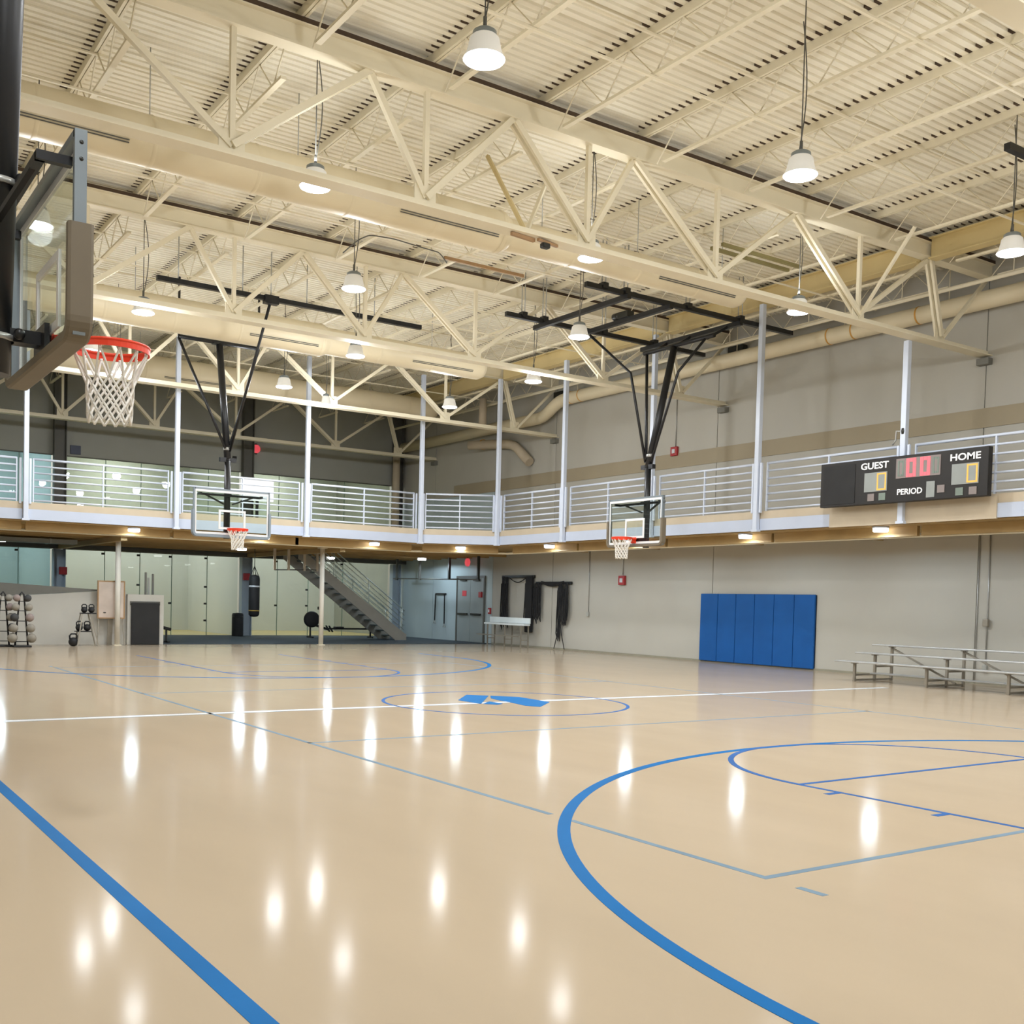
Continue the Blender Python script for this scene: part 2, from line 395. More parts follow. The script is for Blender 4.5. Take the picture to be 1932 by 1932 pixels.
# ------------------------------------------------------------------ roof trusses along X
TN = ['behind the viewer', 'nearest the viewer', 'carrying the second duct', 'above the edge of the running track', 'against the back wall']
BX = [-10.65, -8.05, -4.25, -1.45, 1.45, 4.25, 8.05, 10.65]
TX = [-12.2, -10.2, -6.2, -2.35, 0.0, 2.35, 6.2, 10.2, 12.2]
def make_truss():
    t = thing('roof_truss', '', 'truss', (0, 0, 0))
    b_ = MB(); b_.b2((XL, -0.14, 6.94), (XR - 0.001, 0.14, 6.962)); b_.b2((XL, -0.03, 6.962), (XR - 0.001, 0.03, 7.06)); b_.build('bottom_chord', 'cream', t)
    c_ = MB(); c_.b2((XL, -0.11, 8.56), (XR, 0.11, 8.585)); c_.b2((XL, -0.05, 8.585), (XR, 0.05, 8.84)); c_.b2((XL, -0.12, 8.84), (XR, 0.12, 8.86)); c_.build('top_chord', 'cream', t)
    MB().b2((XL, -0.115, 8.862), (XR - 0.001, 0.115, 8.928)).build('gap_strip', 'gap_shade', t)  # dark strip standing in for the shaded gap under the deck
    for i, bx in enumerate(BX):
        for tx in (TX[i], TX[i + 1]):
            d_ = MB()
            heavy = (tx > bx) == (bx < 0)                         # outer diagonals are paired angles
            if abs(tx) > 12: d_.bar((bx + (0.1 if bx > 0 else -0.1), 0, 7.1), (tx, 0, 8.5), 0.07, 0.07, (0, 1, 0))
            elif heavy:
                d_.bar((bx, 0.055, 7.1), (tx, 0.055, 8.58), 0.09, 0.05, (0, 1, 0)); d_.bar((bx, -0.055, 7.1), (tx, -0.055, 8.58), 0.09, 0.05, (0, 1, 0))
            else: d_.bar((bx, 0, 7.1), (tx, 0, 8.58), 0.08, 0.08, (0, 1, 0))
            d_.build('diagonal', 'cream', t)
        if abs(bx) < 10: MB().bar((bx, 0, 7.1), (bx, 0, 8.58), 0.07, 0.07).build('vertical', 'cream', t)
        MB().b2((bx - 0.17, -0.012, 7.02), (bx + 0.17, 0.012, 7.28)).build('gusset_plate', 'cream', t)
    return t
tr0 = make_truss()
for i, gy in enumerate(GY):
    t = tr0 if i == 0 else copy_tree(tr0)
    t.location = (0, gy, 0)
    tag(t, 'cream steel roof truss %s' % TN[i], 'truss', 'roof trusses')
# bearing brackets on the right wall
for i, gy in enumerate(GY[1:]):
    o = MB().box((XR - 0.08, gy, 6.83), (0.16, 0.28, 0.14)).build('bearing_bracket', 'grey_cap', origin=(XR - 0.08, gy, 6.83), bevel=0.01)
    tag(o, 'dark bracket on the right wall under the %s truss from the viewer' % ORD[i], 'bracket', 'truss brackets')

# open web joists along Y
JXS = [11.75] + [10.3 - 1.95 * k for k in range(10)]
def make_joist(L, ph):
    t = thing('bar_joist', '', 'joist')
    c = MB(); c.b2((-0.045, 0.0, 8.93), (-0.006, L, 9.048)); c.b2((0.006, 0.0, 8.93), (0.045, L, 9.048)); c.build('top_chord', 'cream', t)
    MB().b2((-0.04, 0.55, 8.40), (0.04, L - 0.55, 8.44)).build('bottom_chord', 'cream', t)
    rc = MB(); yy = ph                                   # dark blocks painting the shade inside the deck ribs
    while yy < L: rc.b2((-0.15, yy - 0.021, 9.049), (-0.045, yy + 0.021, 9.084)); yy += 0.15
    tag(rc.build('rib_shade', 'gap_shade', t), kind='stuff')
    w_ = []; n = int((L - 0.8) / 0.55) | 1; dy = (L - 0.8) / n
    for i in range(n + 1): w_.append((0, 0.4 + i * dy, 8.945 if i % 2 == 0 else 8.42))
    MB().tube(w_, 0.012, 6).build('web', 'cream', t)
    return t
BN = ['before the nearest truss', 'between the nearest and second trusses', 'between the second and third trusses', 'between the third truss and back wall']
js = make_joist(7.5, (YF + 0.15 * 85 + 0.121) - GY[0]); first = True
for bi in range(4):
    for k, x in enumerate(JXS):
        t = js if first else copy_tree(js); first = False
        t.location = (x, GY[bi], 0)
        tag(t, 'cream open web joist %s, %s from the right wall' % (BN[bi], ORD[k]), 'joist', 'roof joists')
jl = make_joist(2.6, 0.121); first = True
for k, x in enumerate(JXS[1:]):
    t = jl if first else copy_tree(jl); first = False
    t.location = (x, GY[4], 0)
    tag(t, 'short cream joist at the back wall, %s from the right wall' % ORD[k], 'joist', 'short joists at the back wall')
# bridging angles between the joists
for bi in range(4):
    for j, fr in enumerate((0.33, 0.67)):
        yy = GY[bi] + 7.5 * fr
        for hi, zz in enumerate((8.38, 8.915)):
            o = MB().b2((-8.0, yy - 0.02, zz - 0.015), (11.9, yy + 0.02, zz + 0.01)).build('bridging_angle', 'cream', origin=(2, yy, zz))
            tag(o, 'thin cream bridging bar %s, %s line, %s the joists' % (BN[bi], ('nearer', 'farther')[j], ('under', 'through')[hi]), 'brace', 'joist bridging')
# deep edge beam along the right side, one length per bay
for bi in range(4):
    y0, y1 = GY[bi] + 0.13, GY[bi + 1] - 0.13
    be = MB(); be.b2((10.08, y0, 8.52), (10.14, y1, 8.9)); be.b2((9.98, y0, 8.5), (10.24, y1, 8.52)); be.b2((9.98, y0, 8.9), (10.24, y1, 8.92))
    o = be.build('edge_beam', 'beam_tan', origin=(10.1, y0, 8.5)); tag(o, 'deep tan roof beam over the track edge %s' % BN[bi], 'beam', 'deep edge beams')
# sprinkler main hung along the right wall
t = thing('sprinkler_main', 'thin cream sprinkler pipe along the right wall above the track', 'pipe', (11.2, 0, 8.2))
MB().tube([(0, -12, 0), (0, 24.5, 0)], 0.045, 10).build('pipe', 'cream', t)
for yy in [-6 + 2.5 * k for k in range(12)]: MB().tube([(0, yy, 0.04), (0, yy, 0.86)], 0.01, 5).build('hanger_rod', 'cream', t)

# ------------------------------------------------------------------ running track (gallery) round the hall
t = thing('running_track', 'elevated running track gallery with white edge above the court', 'gallery', (0, 0, 3.3))
E0, E1 = (7.85, 16.3), (10.0, 14.95)
poly = [(XL + .02, 16.3, 0), (E0[0], E0[1], 0), (E1[0], E1[1], 0), (10.0, -16, 0), (XR - .03, -16, 0), (XR - .03, YB - .03, 0), (XL + .02, YB - .03, 0)]
MB().prism(poly, (0, 0, 0.2)).build('slab', 'curb_tan', t)
pin = [(XL + .02, 16.36, -0.03), (E0[0] + 0.05, 16.36, -0.03), (E1[0] + 0.06, E1[1] + 0.05, -0.03), (10.06, -16, -0.03), (XR - 0.03, -16, -0.03), (XR - 0.03, YB - 0.05, -0.03), (XL + .02, YB - 0.05, -0.03)]
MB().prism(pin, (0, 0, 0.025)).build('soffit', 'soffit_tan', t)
HX = [(-3.72, 16.3), (0.13, 16.3), (3.98, 16.3), E0, E1, (10.0, 11.58), (10.0, 7.85), (10.0, 4.25), (10.0, 0.4), (10.0, -3.4)]
EDGE = [(-7.6, 16.3)] + HX + [(10.0, -7.2)]
def edge_frame(a, b):
    a, b = Vector((a[0], a[1], 0)), Vector((b[0], b[1], 0)); d = (b - a); L = d.length; d.normalize(); n = Vector((d.y, -d.x, 0))
    if n.dot(CAM.xy.to_3d() - a) < 0: n = -n
    return a, b, d, n, L
for i in range(len(EDGE) - 1):
    a, b, d, n, L = edge_frame(EDGE[i], EDGE[i + 1])
    plain = i in (8,)
    z = Vector((0, 0, 1))
    q0, q1 = a + d * 0.06 + n * 0.012, b - d * 0.06 + n * 0.012
    board = EDGE[i + 1] == (10.0, -3.4) or EDGE[i] == (10.0, 4.25)
    def panel(p0, p1, zz0, zz1, m, nm, th=0.03, off=0.0):
        c0, c1 = p0 + n * off + z * (zz0 + zz1) / 2, p1 + n * off + z * (zz0 + zz1) / 2
        return MB().bar(c0, c1, th, zz1 - zz0).build(nm, m, t)
    if EDGE[i] == (10.0, 4.25):
        s0 = Vector((10.0, 2.2, 0)) + n * 0.012
        panel(q0, s0, 0.0, 0.27, 'fascia_white', 'fascia_panel'); panel(s0, q1, -0.02, 0.40, 'curb_tan', 'cover_panel', 0.05, 0.02)
    elif EDGE[i] == (10.0, 0.4):
        s0 = Vector((10.0, -1.6, 0)) + n * 0.012
        panel(q0, s0, -0.02, 0.40, 'curb_tan', 'cover_panel', 0.05, 0.02); panel(s0, q1, 0.0, 0.27, 'fascia_white', 'fascia_panel')
    else:
        panel(q0, q1, 0.0, 0.27, 'fascia_white', 'fascia_panel')
    panel(a - n * 0.03, b - n * 0.03, 0.2, 0.45, 'curb_tan', 'curb', 0.06)
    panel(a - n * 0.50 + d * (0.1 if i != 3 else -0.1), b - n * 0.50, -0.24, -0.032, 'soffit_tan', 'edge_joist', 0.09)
pp = []
for q in [(-7.6, 16.95), (7.95, 16.95), (10.6, 15.3), (10.6, -14)]: pp.append((q[0], q[1], -0.23))
MB().tube(pp, 0.035, 8).build('pipe', 'cream', t)
for yy in [17.9 + 1.1 * k for k in range(7)]:
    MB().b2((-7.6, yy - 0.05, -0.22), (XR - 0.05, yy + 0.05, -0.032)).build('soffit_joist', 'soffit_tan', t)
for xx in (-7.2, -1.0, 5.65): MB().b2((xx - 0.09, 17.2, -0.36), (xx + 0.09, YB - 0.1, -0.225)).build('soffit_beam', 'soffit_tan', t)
MB().b2((-7.6, 25.05, -0.36), (XR - 0.02, 25.3, -0.225)).build('back_beam', 'steel_dark', t)
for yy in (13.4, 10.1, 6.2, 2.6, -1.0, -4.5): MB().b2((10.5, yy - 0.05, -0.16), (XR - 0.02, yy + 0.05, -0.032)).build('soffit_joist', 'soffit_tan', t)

RAILZ = [3.80 + 0.175 * k for k in range(7)]
WHERE = ['at the far left edge of the view', 'left of the far suspended hoop', 'behind the far suspended hoop', 'above the staircase', 'across the cut corner of the track',
         'just right of the cut corner', 'left of the right hand hoop', 'right of the right hand hoop', 'behind the scoreboard, left half', 'behind the scoreboard, right half', 'past the right edge of the view']
for i in range(len(EDGE) - 1):
    a, b, d, n, L = edge_frame(EDGE[i], EDGE[i + 1])
    t = thing('guard_railing', 'white horizontal bar track railing %s' % WHERE[i], 'railing', (a.x, a.y, 3.75), group='track railing bays')
    s0, s1 = d * 0.2 - n * 0.03, d * (L - 0.2) - n * 0.03
    for z_ in RAILZ:
        MB().tube([s0 + Vector((0, 0, z_ - 3.75)), s1 + Vector((0, 0, z_ - 3.75))], 0.03 if z_ > 4.8 else 0.023, 8).build('rail', 'white_steel', t)
    for fr in (0.0, 0.5, 1.0):
        p_ = s0.lerp(s1, fr)
        MB().bar(p_ + Vector((0, 0, 0.0)), p_ + Vector((0, 0, 1.12)), 0.05, 0.03, d).build('post', 'white_steel', t)
HW = ['at the left edge of the view', 'left of the far suspended hoop', 'right of the far suspended hoop', 'at the left end of the cut corner', 'at the right end of the cut corner', 'right of the cut corner',
      'behind the right hand hoop', 'between the right hand hoop and scoreboard', 'behind the scoreboard', 'past the right edge of the view']
for i, (x, y) in enumerate(HX):
    top = 6.94 if i in (8,) else (8.55 if i < 4 else 8.5)
    t = thing('hanger_post', 'white track hanger post %s' % HW[i], 'post', (x, y, 3.28), group='track hanger posts')
    nx, ny = (0, -0.092) if i < 4 else (-0.092, 0)
    MB().b2((nx - 0.06, ny - 0.06, 0.0), (nx + 0.06, ny + 0.06, top - 3.28)).build('tube', 'white_steel', t, bevel=0.012)
    dirs = ((1, 0),) if i < 3 else (((0, 1),) if i > 4 else ((0.75, -0.65),))
    for s in (-1, 1):
        ax, ay = dirs[0]
        MB().box((nx + s * ax * 0.12, ny * 0.2 + s * ay * 0.12, 1.0), (0.05, 0.05, 1.15)).build('side_plate', 'white_steel', t)
    MB().box((nx, ny, 0.02), (0.18, 0.13, 0.05) if i < 4 else (0.13, 0.18, 0.05)).build('base_plate', 'white_steel', t)

# columns
for k, (x, y, lb) in enumerate(((-0.92, 18.1, 'slim cream column on the court edge beside the whiteboard'), (5.39, 18.1, 'slim cream column on the court edge in front of the stairs'))):
    t = thing('support_column', lb, 'column', (x, y, 0))
    MB().tube([(0, 0, 0), (0, 0, 3.06)], 0.075, 16).build('shaft', 'col_cream', t)
    MB().box((0, 0, 3.065), (0.24, 0.24, 0.02)).build('cap_plate', 'cream', t); MB().box((0, 0, 0.008), (0.2, 0.2, 0.016)).build('base_plate', 'cream', t)
for x, lb in ((-1.0, 'blue grey steel column in the back glass wall at left'), (5.65, 'blue grey steel column in the back glass wall beside the punching bag'), (12.02, 'grey steel column in the far right corner by the stairs')):
    t = thing('steel_column', lb, 'column', (x, 25.36, 0.012))
    for z0, z1, nm in ((0, 2.92, 'shaft'), (3.5, 9.0, 'upper_shaft')):
        c = MB(); c.b2((-0.2, -0.13, z0), (-0.17, 0.13, z1)); c.b2((0.17, -0.13, z0), (0.2, 0.13, z1)); c.b2((-0.17, -0.015, z0), (0.17, 0.015, z1)); c.build(nm, 'col_blue' if z0 == 0 else 'steel_dark', t)
# sway braces from the nearest truss up to the joists
for a_, b_, m_, lb in (((8.05, 0.2, 7.02), (8.0, -1.0, 8.41), 'cream', 'light sway brace leaning toward the viewer, right side of the nearest truss'),
                       ((0.3, 0.2, 6.99), (0.2, 1.15, 8.41), 'beam_tan', 'tan sway brace, toned for shade, behind the middle of the nearest truss, left'),  # tan tone stands in for the shaded face of this brace
                       ((0.3, 0.2, 6.99), (1.4, 1.15, 8.41), 'cream', 'light sway brace behind the middle of the nearest truss, right')):
    o = MB().bar(a_, b_, 0.05, 0.05).build('sway_brace', m_, origin=a_); tag(o, lb, 'brace', 'sway braces')
# ------------------------------------------------------------------ air ducts
def duct(label, y, zc, secs, vents, hang=9.0):
    # secs: (x0, x1, r) pieces from left to right; the bottom line stays level
    t = thing('air_duct', label, 'duct', (0, y, zc))
    for i, (x0, x1, r) in enumerate(secs):
        p = [(r, x0), (r, x1)] if i < len(secs) - 1 else [(r, x0), (r, x1 - r * 0.6), (r * 0.8, x1 - r * 0.15), (r * 0.45, x1), (0.001, x1)]
        MB().lathe(p, (0, 0, 0), 32, 'x').build('section', 'duct_cream', t)
        if i: MB().lathe([(secs[i-1][2] + 0.004, x0 - 0.1), (secs[i-1][2] + 0.012, x0 - 0.05), (r + 0.006, x0 + 0.12)], (0, 0, 0), 32, 'x').build('reducer', 'duct_cream', t)
        xx = x0 + 1.5
        while xx < x1 - 0.6:
            MB().lathe([(r + 0.001, xx - 0.03), (r + 0.009, xx), (r + 0.001, xx + 0.03)], (0, 0, 0), 32, 'x').build('seam', 'duct_cream', t); xx += 1.5
        xx = x0 + 0.9
        while xx < x1 - 0.3:
            MB().tube([(xx, 0, r), (xx, 0, hang - zc)], 0.008, 5).build('hanger_rod', 'galv', t); xx += 2.2
    for x0, x1, r, ang in vents:
        v = MB()
        for da in (-0.09, 0.09):
            a = math.radians(ang) + da * 0.55 / r * 0.35
            for s_ in (0,):
                c0 = (-math.cos(a) * (r + 0.006), -math.sin(a) * (r + 0.006))
                v.bar((x0, c0[0], c0[1]), (x1, c0[0], c0[1]), 0.014, 0.012, (0, c0[0], c0[1]))
        g = v.build('slot_vent', 'steel_dark', t)
    return t
duct('nearest cream round air duct hung behind the nearest truss', 2.2, 7.72, [(-12.2, 1.15, 0.34), (1.15, 7.0, 0.27)],
     [(-8.6, -5.05, 0.345, 32), (-0.9, 0.95, 0.345, 30), (4.6, 6.6, 0.275, 32)])
duct('middle cream round air duct behind the second truss', 10.9, 7.68, [(-12.2, 1.9, 0.38), (1.9, 6.6, 0.32)],
     [(0.0, 1.7, 0.385, 34), (4.3, 6.1, 0.325, 34)])
duct('farthest cream round air duct over the track gallery', 18.4, 7.95, [(-12.2, 4.0, 0.42), (4.0, 9.6, 0.34)], [(0.3, 2.6, 0.425, 30)])
# duct along the right wall with an offset bend
t = thing('wall_duct', 'long cream round duct along the top of the right wall', 'duct', (12.0, 0, 8.03))
def smooth_path(ps, r=0.5, n=6):
    out = [Vector(ps[0])]
    for i in range(1, len(ps) - 1):
        a, b, c = Vector(ps[i-1]), Vector(ps[i]), Vector(ps[i+1])
        p, q = b + (a - b).normalized() * r, b + (c - b).normalized() * r
        for k in range(n + 1):
            u = k / n; out.append(p * (1-u)**2 + b * 2*u*(1-u) + q * u*u)
    return out + [Vector(ps[-1])]
MB().tube(smooth_path([(0, -14, 0.02), (0, 14.6, 0.02), (0, 15.5, -0.42), (0, 24.9, -0.42)], 0.35), 0.19, 24).build('pipe', 'duct_cream', t)
for yy in (-1.2, 1.6, 3.3, 4.0, 13.5, 14.0):
    MB().lathe([(0.191, yy - 0.02), (0.197, yy - 0.018), (0.197, yy + 0.018), (0.191, yy + 0.02)], (0, 0, 0.02), 24, 'y').build('orange_band', 'orange_band', t)
for yy in (-6, -2, 0.9, 3.6, 7.0, 10.4, 13.7): MB().tube([(0, yy, 0.2), (0, yy, 0.98)], 0.012, 5).build('hanger_rod', 'cream', t)
t = thing('elbow_duct', 'short brown elbow duct on the right wall under the wall duct', 'duct', (12.05, 18.6, 6.75))
MB().tube(smooth_path([(-0.35, 0.9, 0.35), (0, 0.2, 0.35), (0.05, -1.3, 0.2), (0.1, -2.2, -0.5)], 0.4), 0.16, 20).build('pipe', 'curb_tan', t)
MB().lathe([(0.161, -0.04), (0.18, -0.03), (0.18, 0.03), (0.161, 0.04)], (-0.08, 0.4, 0.36), 20, 'y').build('collar', 'orange_band', t)
t = thing('box_duct', 'light grey rectangular duct under the gallery at far left', 'duct', (-4.4, 21.2, 2.93))
MB().b2((-2.5, -0.3, 0.0), (3.0, 0.3, 0.13)).build('trunk', 'box_grey', t, bevel=0.01); MB().b2((2.2, -0.34, -0.01), (2.26, 0.34, 0.135)).build('flange', 'galv', t)
# riser pipes in the far right corner
for k, (x, yy, z0, z1, r) in enumerate(((11.0, 17.6, 7.4, 8.4, 0.13),)):
    o = MB().tube([(x, yy, z0), (x, yy, z1)], r, 16).build('drain_pipe', 'curb_tan', origin=(x, yy, z0)); tag(o, 'stubby tan pipe hanging near the far right corner of the roof', 'pipe')
t = thing('corner_pipe', 'round tan roof pipe dropping down the far right corner column', 'pipe', (11.75, 25.0, 3.5))
MB().tube([(0, 0, 0.9), (0, 0, 3.95)], 0.15, 18).build('pipe', 'curb_tan', t)
MB().lathe([(0.151, 1.5), (0.17, 1.5), (0.17, 1.56), (0.151, 1.56)], (0, 0, 0), 18).build('collar', 'band_tan', t)

# ------------------------------------------------------------------ high bay lights
LAMPC = (0.93, 0.965, 1.0)
def make_highbay(dome=True):
    t = thing('high_bay_light', '', 'lamp')
    MB().lathe([(0.0, 0.30), (0.06, 0.30), (0.09, 0.29), (0.12, 0.27), (0.125, 0.22)], n=24).build('ballast_cap', 'grey_steel', t)
    MB().lathe([(0.125, 0.225), (0.15, 0.20), (0.165, 0.12), (0.185, 0.05), (0.21, 0.012), (0.215, 0.0), (0.205, 0.0), (0.19, 0.02), (0.15, 0.12), (0.12, 0.21)], n=28).build('reflector', 'housing_grey', t)
    MB().lathe([(0.206, 0.002), (0.20, -0.012), (0.12, -0.03), (0.0, -0.036)], n=28).build('lens', 'lens', t)
    MB().tube([(0, 0, 0.30), (0, 0, 0.42)], 0.02, 8).build('hook', 'steel_dark', t)
    MB().tube([(0, 0, 0.42), (0, 0, 2.14)], 0.008, 6).build('hanger_rod', 'steel_dark', t)
    cb = [Vector((0.10 * math.sin(k / 8 * PI) , 0.03, 0.30 + k * 0.2)) for k in range(9)]
    MB().tube(cb, 0.008, 5).build('cable', 'steel_dark', t)
    light('AREA', 'lamp', t, (0, 0, -0.045), HB_DOWN if dome else HB_DOWN * 2, LAMPC, 0.4)
    if not dome: light('AREA', 'lamp_up', t, (0, 0, 0.34), HB_UP, LAMPC, 0.34, (PI, 0, 0))
    if dome: light('POINT', 'lamp_glow', t, (0, 0, -0.12), HB_GLOW, LAMPC, 0.18)
    return t
ROWS = [(-3.8, 6.9, [-3.1, 1.64, 6.38], 'in the row before the nearest truss'), (0.58, 7.02, [-2.94, 1.85, 6.82], 'in the row at the nearest truss'),
        (4.18, 6.9, [-5.76, -0.59, 4.54], 'between the nearest and second trusses'), (8.4, 6.9, [-3.1, 1.76, 6.39], 'in the row behind the second truss'),
        (12.6, 6.9, [-3.11, 1.89, 6.62], 'in the row before the third truss'), (-8.2, 6.9, [-8.0, -3.1, 1.64, 6.38], 'in the unseen row above the viewer'), (-14.0, 6.9, [-8.0, -3.1, 1.64, 6.38], 'in the unseen row behind the viewer')]  # last two rows are unseen, added for illumination
YJ = {(3, 0): 8.12, (3, 1): 8.74, (3, 2): 8.34, (4, 0): 12.16, (4, 1): 13.07, (4, 2): 12.61, (2, 0): 4.18, (2, 1): 4.12, (2, 2): 4.24}
hb0 = make_highbay(); hb1 = make_highbay(False); hb1_used = False; first = True
for ri, (yy, zz, xs, txt) in enumerate(ROWS):
    for k, x in enumerate(sorted(xs, reverse=True)):
        if ri == 1:
            t = copy_tree(hb1) if hb1_used else hb1; hb1_used = True
        else:
            t = hb0 if first else copy_tree(hb0); first = False
        kk = sorted(xs).index(x)
        t.location = (x, YJ.get((ri, kk), yy), zz)
        tag(t, 'glowing high bay lamp %s, %s from right' % (txt, ORD[k]), 'lamp', 'high bay lamps')
for k, (x, yy, zz, tx) in enumerate(((-2.03, 14.1, 6.9, 'seen through the near net'), (3.78, 14.59, 6.9, 'hung close to the third truss'))):
    t = copy_tree(hb0); t.location = (x, yy, zz); t.scale = (0.7, 0.7, 1.0); tag(t, 'smaller glowing lamp %s' % tx, 'lamp', 'small roof lamps')
# second storey downlights and the track soffit lights
def make_soffit(k=1.0):
    t = thing('soffit_light', '', 'lamp')
    MB().lathe([(0.0, 0.07), (0.165, 0.07), (0.17, 0.065), (0.17, 0.035), (0.14, 0.035)], n=24).build('housing', 'white_steel', t)
    MB().lathe([(0.155, 0.034), (0.155, -0.02), (0.14, -0.04), (0.0, -0.045)], n=24).build('lens', 'soffit_lens', t)
    light('SPOT', 'lamp', t, (0, 0, -0.085), SOFFIT_W * k, (0.70, 0.86, 1.0), 0.15, spot=math.radians(176), blend=0.1)
    return t
SL = [(-4.7, 16.52, 'left of the left column'), (-0.92, 16.52, 'above the left column'), (2.8, 16.52, 'under the far hoop'), (6.4, 16.52, 'above the stairs'), (9.2, 15.95, 'at the cut corner'),
      (10.22, 12.6, 'above the black strap racks'), (10.22, 8.9, 'beside the right hand hoop'), (10.22, 4.85, 'above the blue wall padding'), (10.22, 1.1, 'below the scoreboard'), (10.22, -2.8, 'above the bleacher, past the scoreboard'), (10.22, -6.6, 'past the right edge of the view')]
s0_ = make_soffit(); first = True
for x, yy, tx in SL:
    t = s0_ if first else copy_tree(s0_); first = False
    t.location = (x, yy, 3.195); tag(t, 'small round white light under the track edge %s' % tx, 'lamp', 'track soffit lights')
s2_ = make_soffit(1.5); first = True
for x, yy, tx in ((3.8, 20.95, 'over the punching bag'), (-3.2, 23.0, 'over the half wall at left'), (8.7, 24.5, 'behind the stairs'), (11.0, 21.5, 'added before the grey door')):  # the one at the door is added to brighten the wall
    t = s2_ if first else copy_tree(s2_); first = False; t.location = (x, yy, 3.03); tag(t, 'round white light under the gallery %s' % tx, 'lamp', 'gallery soffit lights')

# ------------------------------------------------------------------ basketball backstops
def net_mesh(r0, z0, n=12, rows=6, h=0.44, cord=0.0078):
    mb = MB()
    def rad(u): return r0 * (1 - 0.35 * min(1, u / 0.42) - 0.07 * max(0, u - 0.42) / 0.58)
    def tw(u): return u / 0.36 if u < 0.36 else 1 + (u - 0.36) / 0.64 * 5
    for k in range(n):
        for s in (-1, 1):
            pts = []
            for j in range(rows * 4 + 1):
                u = j / (rows * 4); v = u
                ang = 2 * PI * (k + 0.25 * (0)) / n + s * (PI / n) * tw(u)
                pts.append((rad(u) * math.cos(ang), rad(u) * math.sin(ang), z0 - h * u))
            mb.tube(pts, cord, 5)
        a = 2 * PI * k / n
        mb.tube([(r0 * math.cos(a), r0 * math.sin(a), z0 + 0.012), (r0 * math.cos(a), r0 * math.sin(a), z0 - 0.01)], cord * 1.4, 5)
    return mb
def backstop(label, loc, rz, padmat, kind):
    # local frame: board in the plane y = 0 facing -y, mast behind it at +y
    t = thing('basketball_backstop', label, 'basketball hoop', loc, rz)
    ZB, ZT, HW_ = 2.9, 3.97, 0.915
    bd = MB().b2((-HW_, -0.006, ZB), (HW_, 0.006, ZT)).build('backboard', 'board_glass', t)
    fr = MB()
    for s in (-1, 1): fr.b2((s * HW_ - 0.02, -0.01, ZB - 0.02), (s * HW_ + 0.02, 0.055, ZT + 0.02))
    fr.b2((-HW_, -0.01, ZT - 0.02), (HW_, 0.055, ZT + 0.02)); fr.b2((-HW_, -0.01, ZB - 0.02), (HW_, 0.055, ZB + 0.02))
    fr = fr.build('frame', 'grey_steel', t)
    for s in (-1, 1):
        for zz in (ZT - 0.05, ZT - 0.14):
            MB().lathe([(0.0, 0.0), (0.012, 0.0), (0.012, 0.008)], (s * (HW_ + 0.021), 0.02, zz), 8, 'x').build('bolt', 'metal_dark', fr)
    bl = MB(); wd = 0.05
    for s in (-1, 1): bl.b2((s * HW_ - (wd if s > 0 else 0), -0.0085, ZB + 0.02), (s * HW_ + (wd if s < 0 else 0), 0.0085, ZT - 0.02))
    bl.b2((-HW_ + wd, -0.0085, ZT - 0.02 - wd), (HW_ - wd, 0.0085, ZT - 0.02)); bl.b2((-HW_ + wd, -0.0085, ZB + 0.02), (HW_ - wd, 0.0085, ZB + 0.02 + wd))
    bl.build('border_line', 'line_white', bd)
    sq = MB(); z0 = 3.05; z1 = 3.05 + 0.457
    for s in (-1, 1): sq.b2((s * 0.305 - 0.025, -0.0085, z0), (s * 0.305 + 0.025, 0.0085, z1))
    sq.b2((-0.28, -0.0085, z1 - 0.05), (0.28, 0.0085, z1)); sq.b2((-0.28, -0.0085, z0), (0.28, 0.0085, z0 + 0.05))
    sq.build('target_square', 'line_white', bd)
    # padding along the bottom edge and the lower 40 cm of both sides, rounded corners
    pd = MB(); path = [(-HW_ - 0.012, ZB + 0.58)]
    for k in range(7):
        a = PI + k / 6 * PI / 2; path.append((-HW_ - 0.012 + 0.09 + 0.09 * math.cos(a), ZB - 0.012 + 0.09 + 0.09 * math.sin(a)))
    for k in range(7):
        a = 1.5 * PI + k / 6 * PI / 2; path.append((HW_ + 0.012 - 0.09 + 0.09 * math.cos(a), ZB - 0.012 + 0.09 + 0.09 * math.sin(a)))
    path.append((HW_ + 0.012, ZB + 0.58))
    vs = []; fs = []; N = len(path)
    for i, (x, z) in enumerate(path):
        j0, j1 = path[max(0, i - 1)], path[min(N - 1, i + 1)]
        dx, dz = j1[0] - j0[0], j1[1] - j0[1]; l = math.hypot(dx, dz); nx, nz = dz / l, -dx / l
        for du, yy in ((0.028, -0.045), (0.038, -0.03), (0.038, 0.075), (0.028, 0.09), (-0.018, 0.09), (-0.018, 0.058), (-0.018, -0.014), (-0.018, -0.045)):
            vs.append((x + nx * du, yy, z + nz * du))
    for i in range(N - 1):
        for k in range(8): fs.append((i * 8 + k, i * 8 + (k + 1) % 8, i * 8 + 8 + (k + 1) % 8, i * 8 + 8 + k))
    fs += [tuple(range(8)), tuple(range((N - 1) * 8, N * 8))]
    pd.add(vs, fs).build('edge_padding', padmat, t)
    # rim
    ry = -0.38
    rm = MB(); rm.tube([(0.2375 * math.cos(2 * PI * k / 40), ry + 0.2375 * math.sin(2 * PI * k / 40), 3.048) for k in range(40)], 0.011, 8, closed=True)
    rm = rm.build('rim', 'rim_orange', t)
    fg = MB(); vs = []; fs = []
    for k in range(40):
        a = 2 * PI * k / 40; c, s = math.cos(a), math.sin(a)
        for r_, z_ in ((0.243, 3.042), (0.243, 3.006), (0.236, 3.006), (0.236, 3.042)): vs.append((r_ * c, ry + r_ * s, z_))
    for k in range(40):
        for q in range(4): fs.append((k * 4 + q, k * 4 + (q + 1) % 4, ((k + 1) % 40) * 4 + (q + 1) % 4, ((k + 1) % 40) * 4 + q))
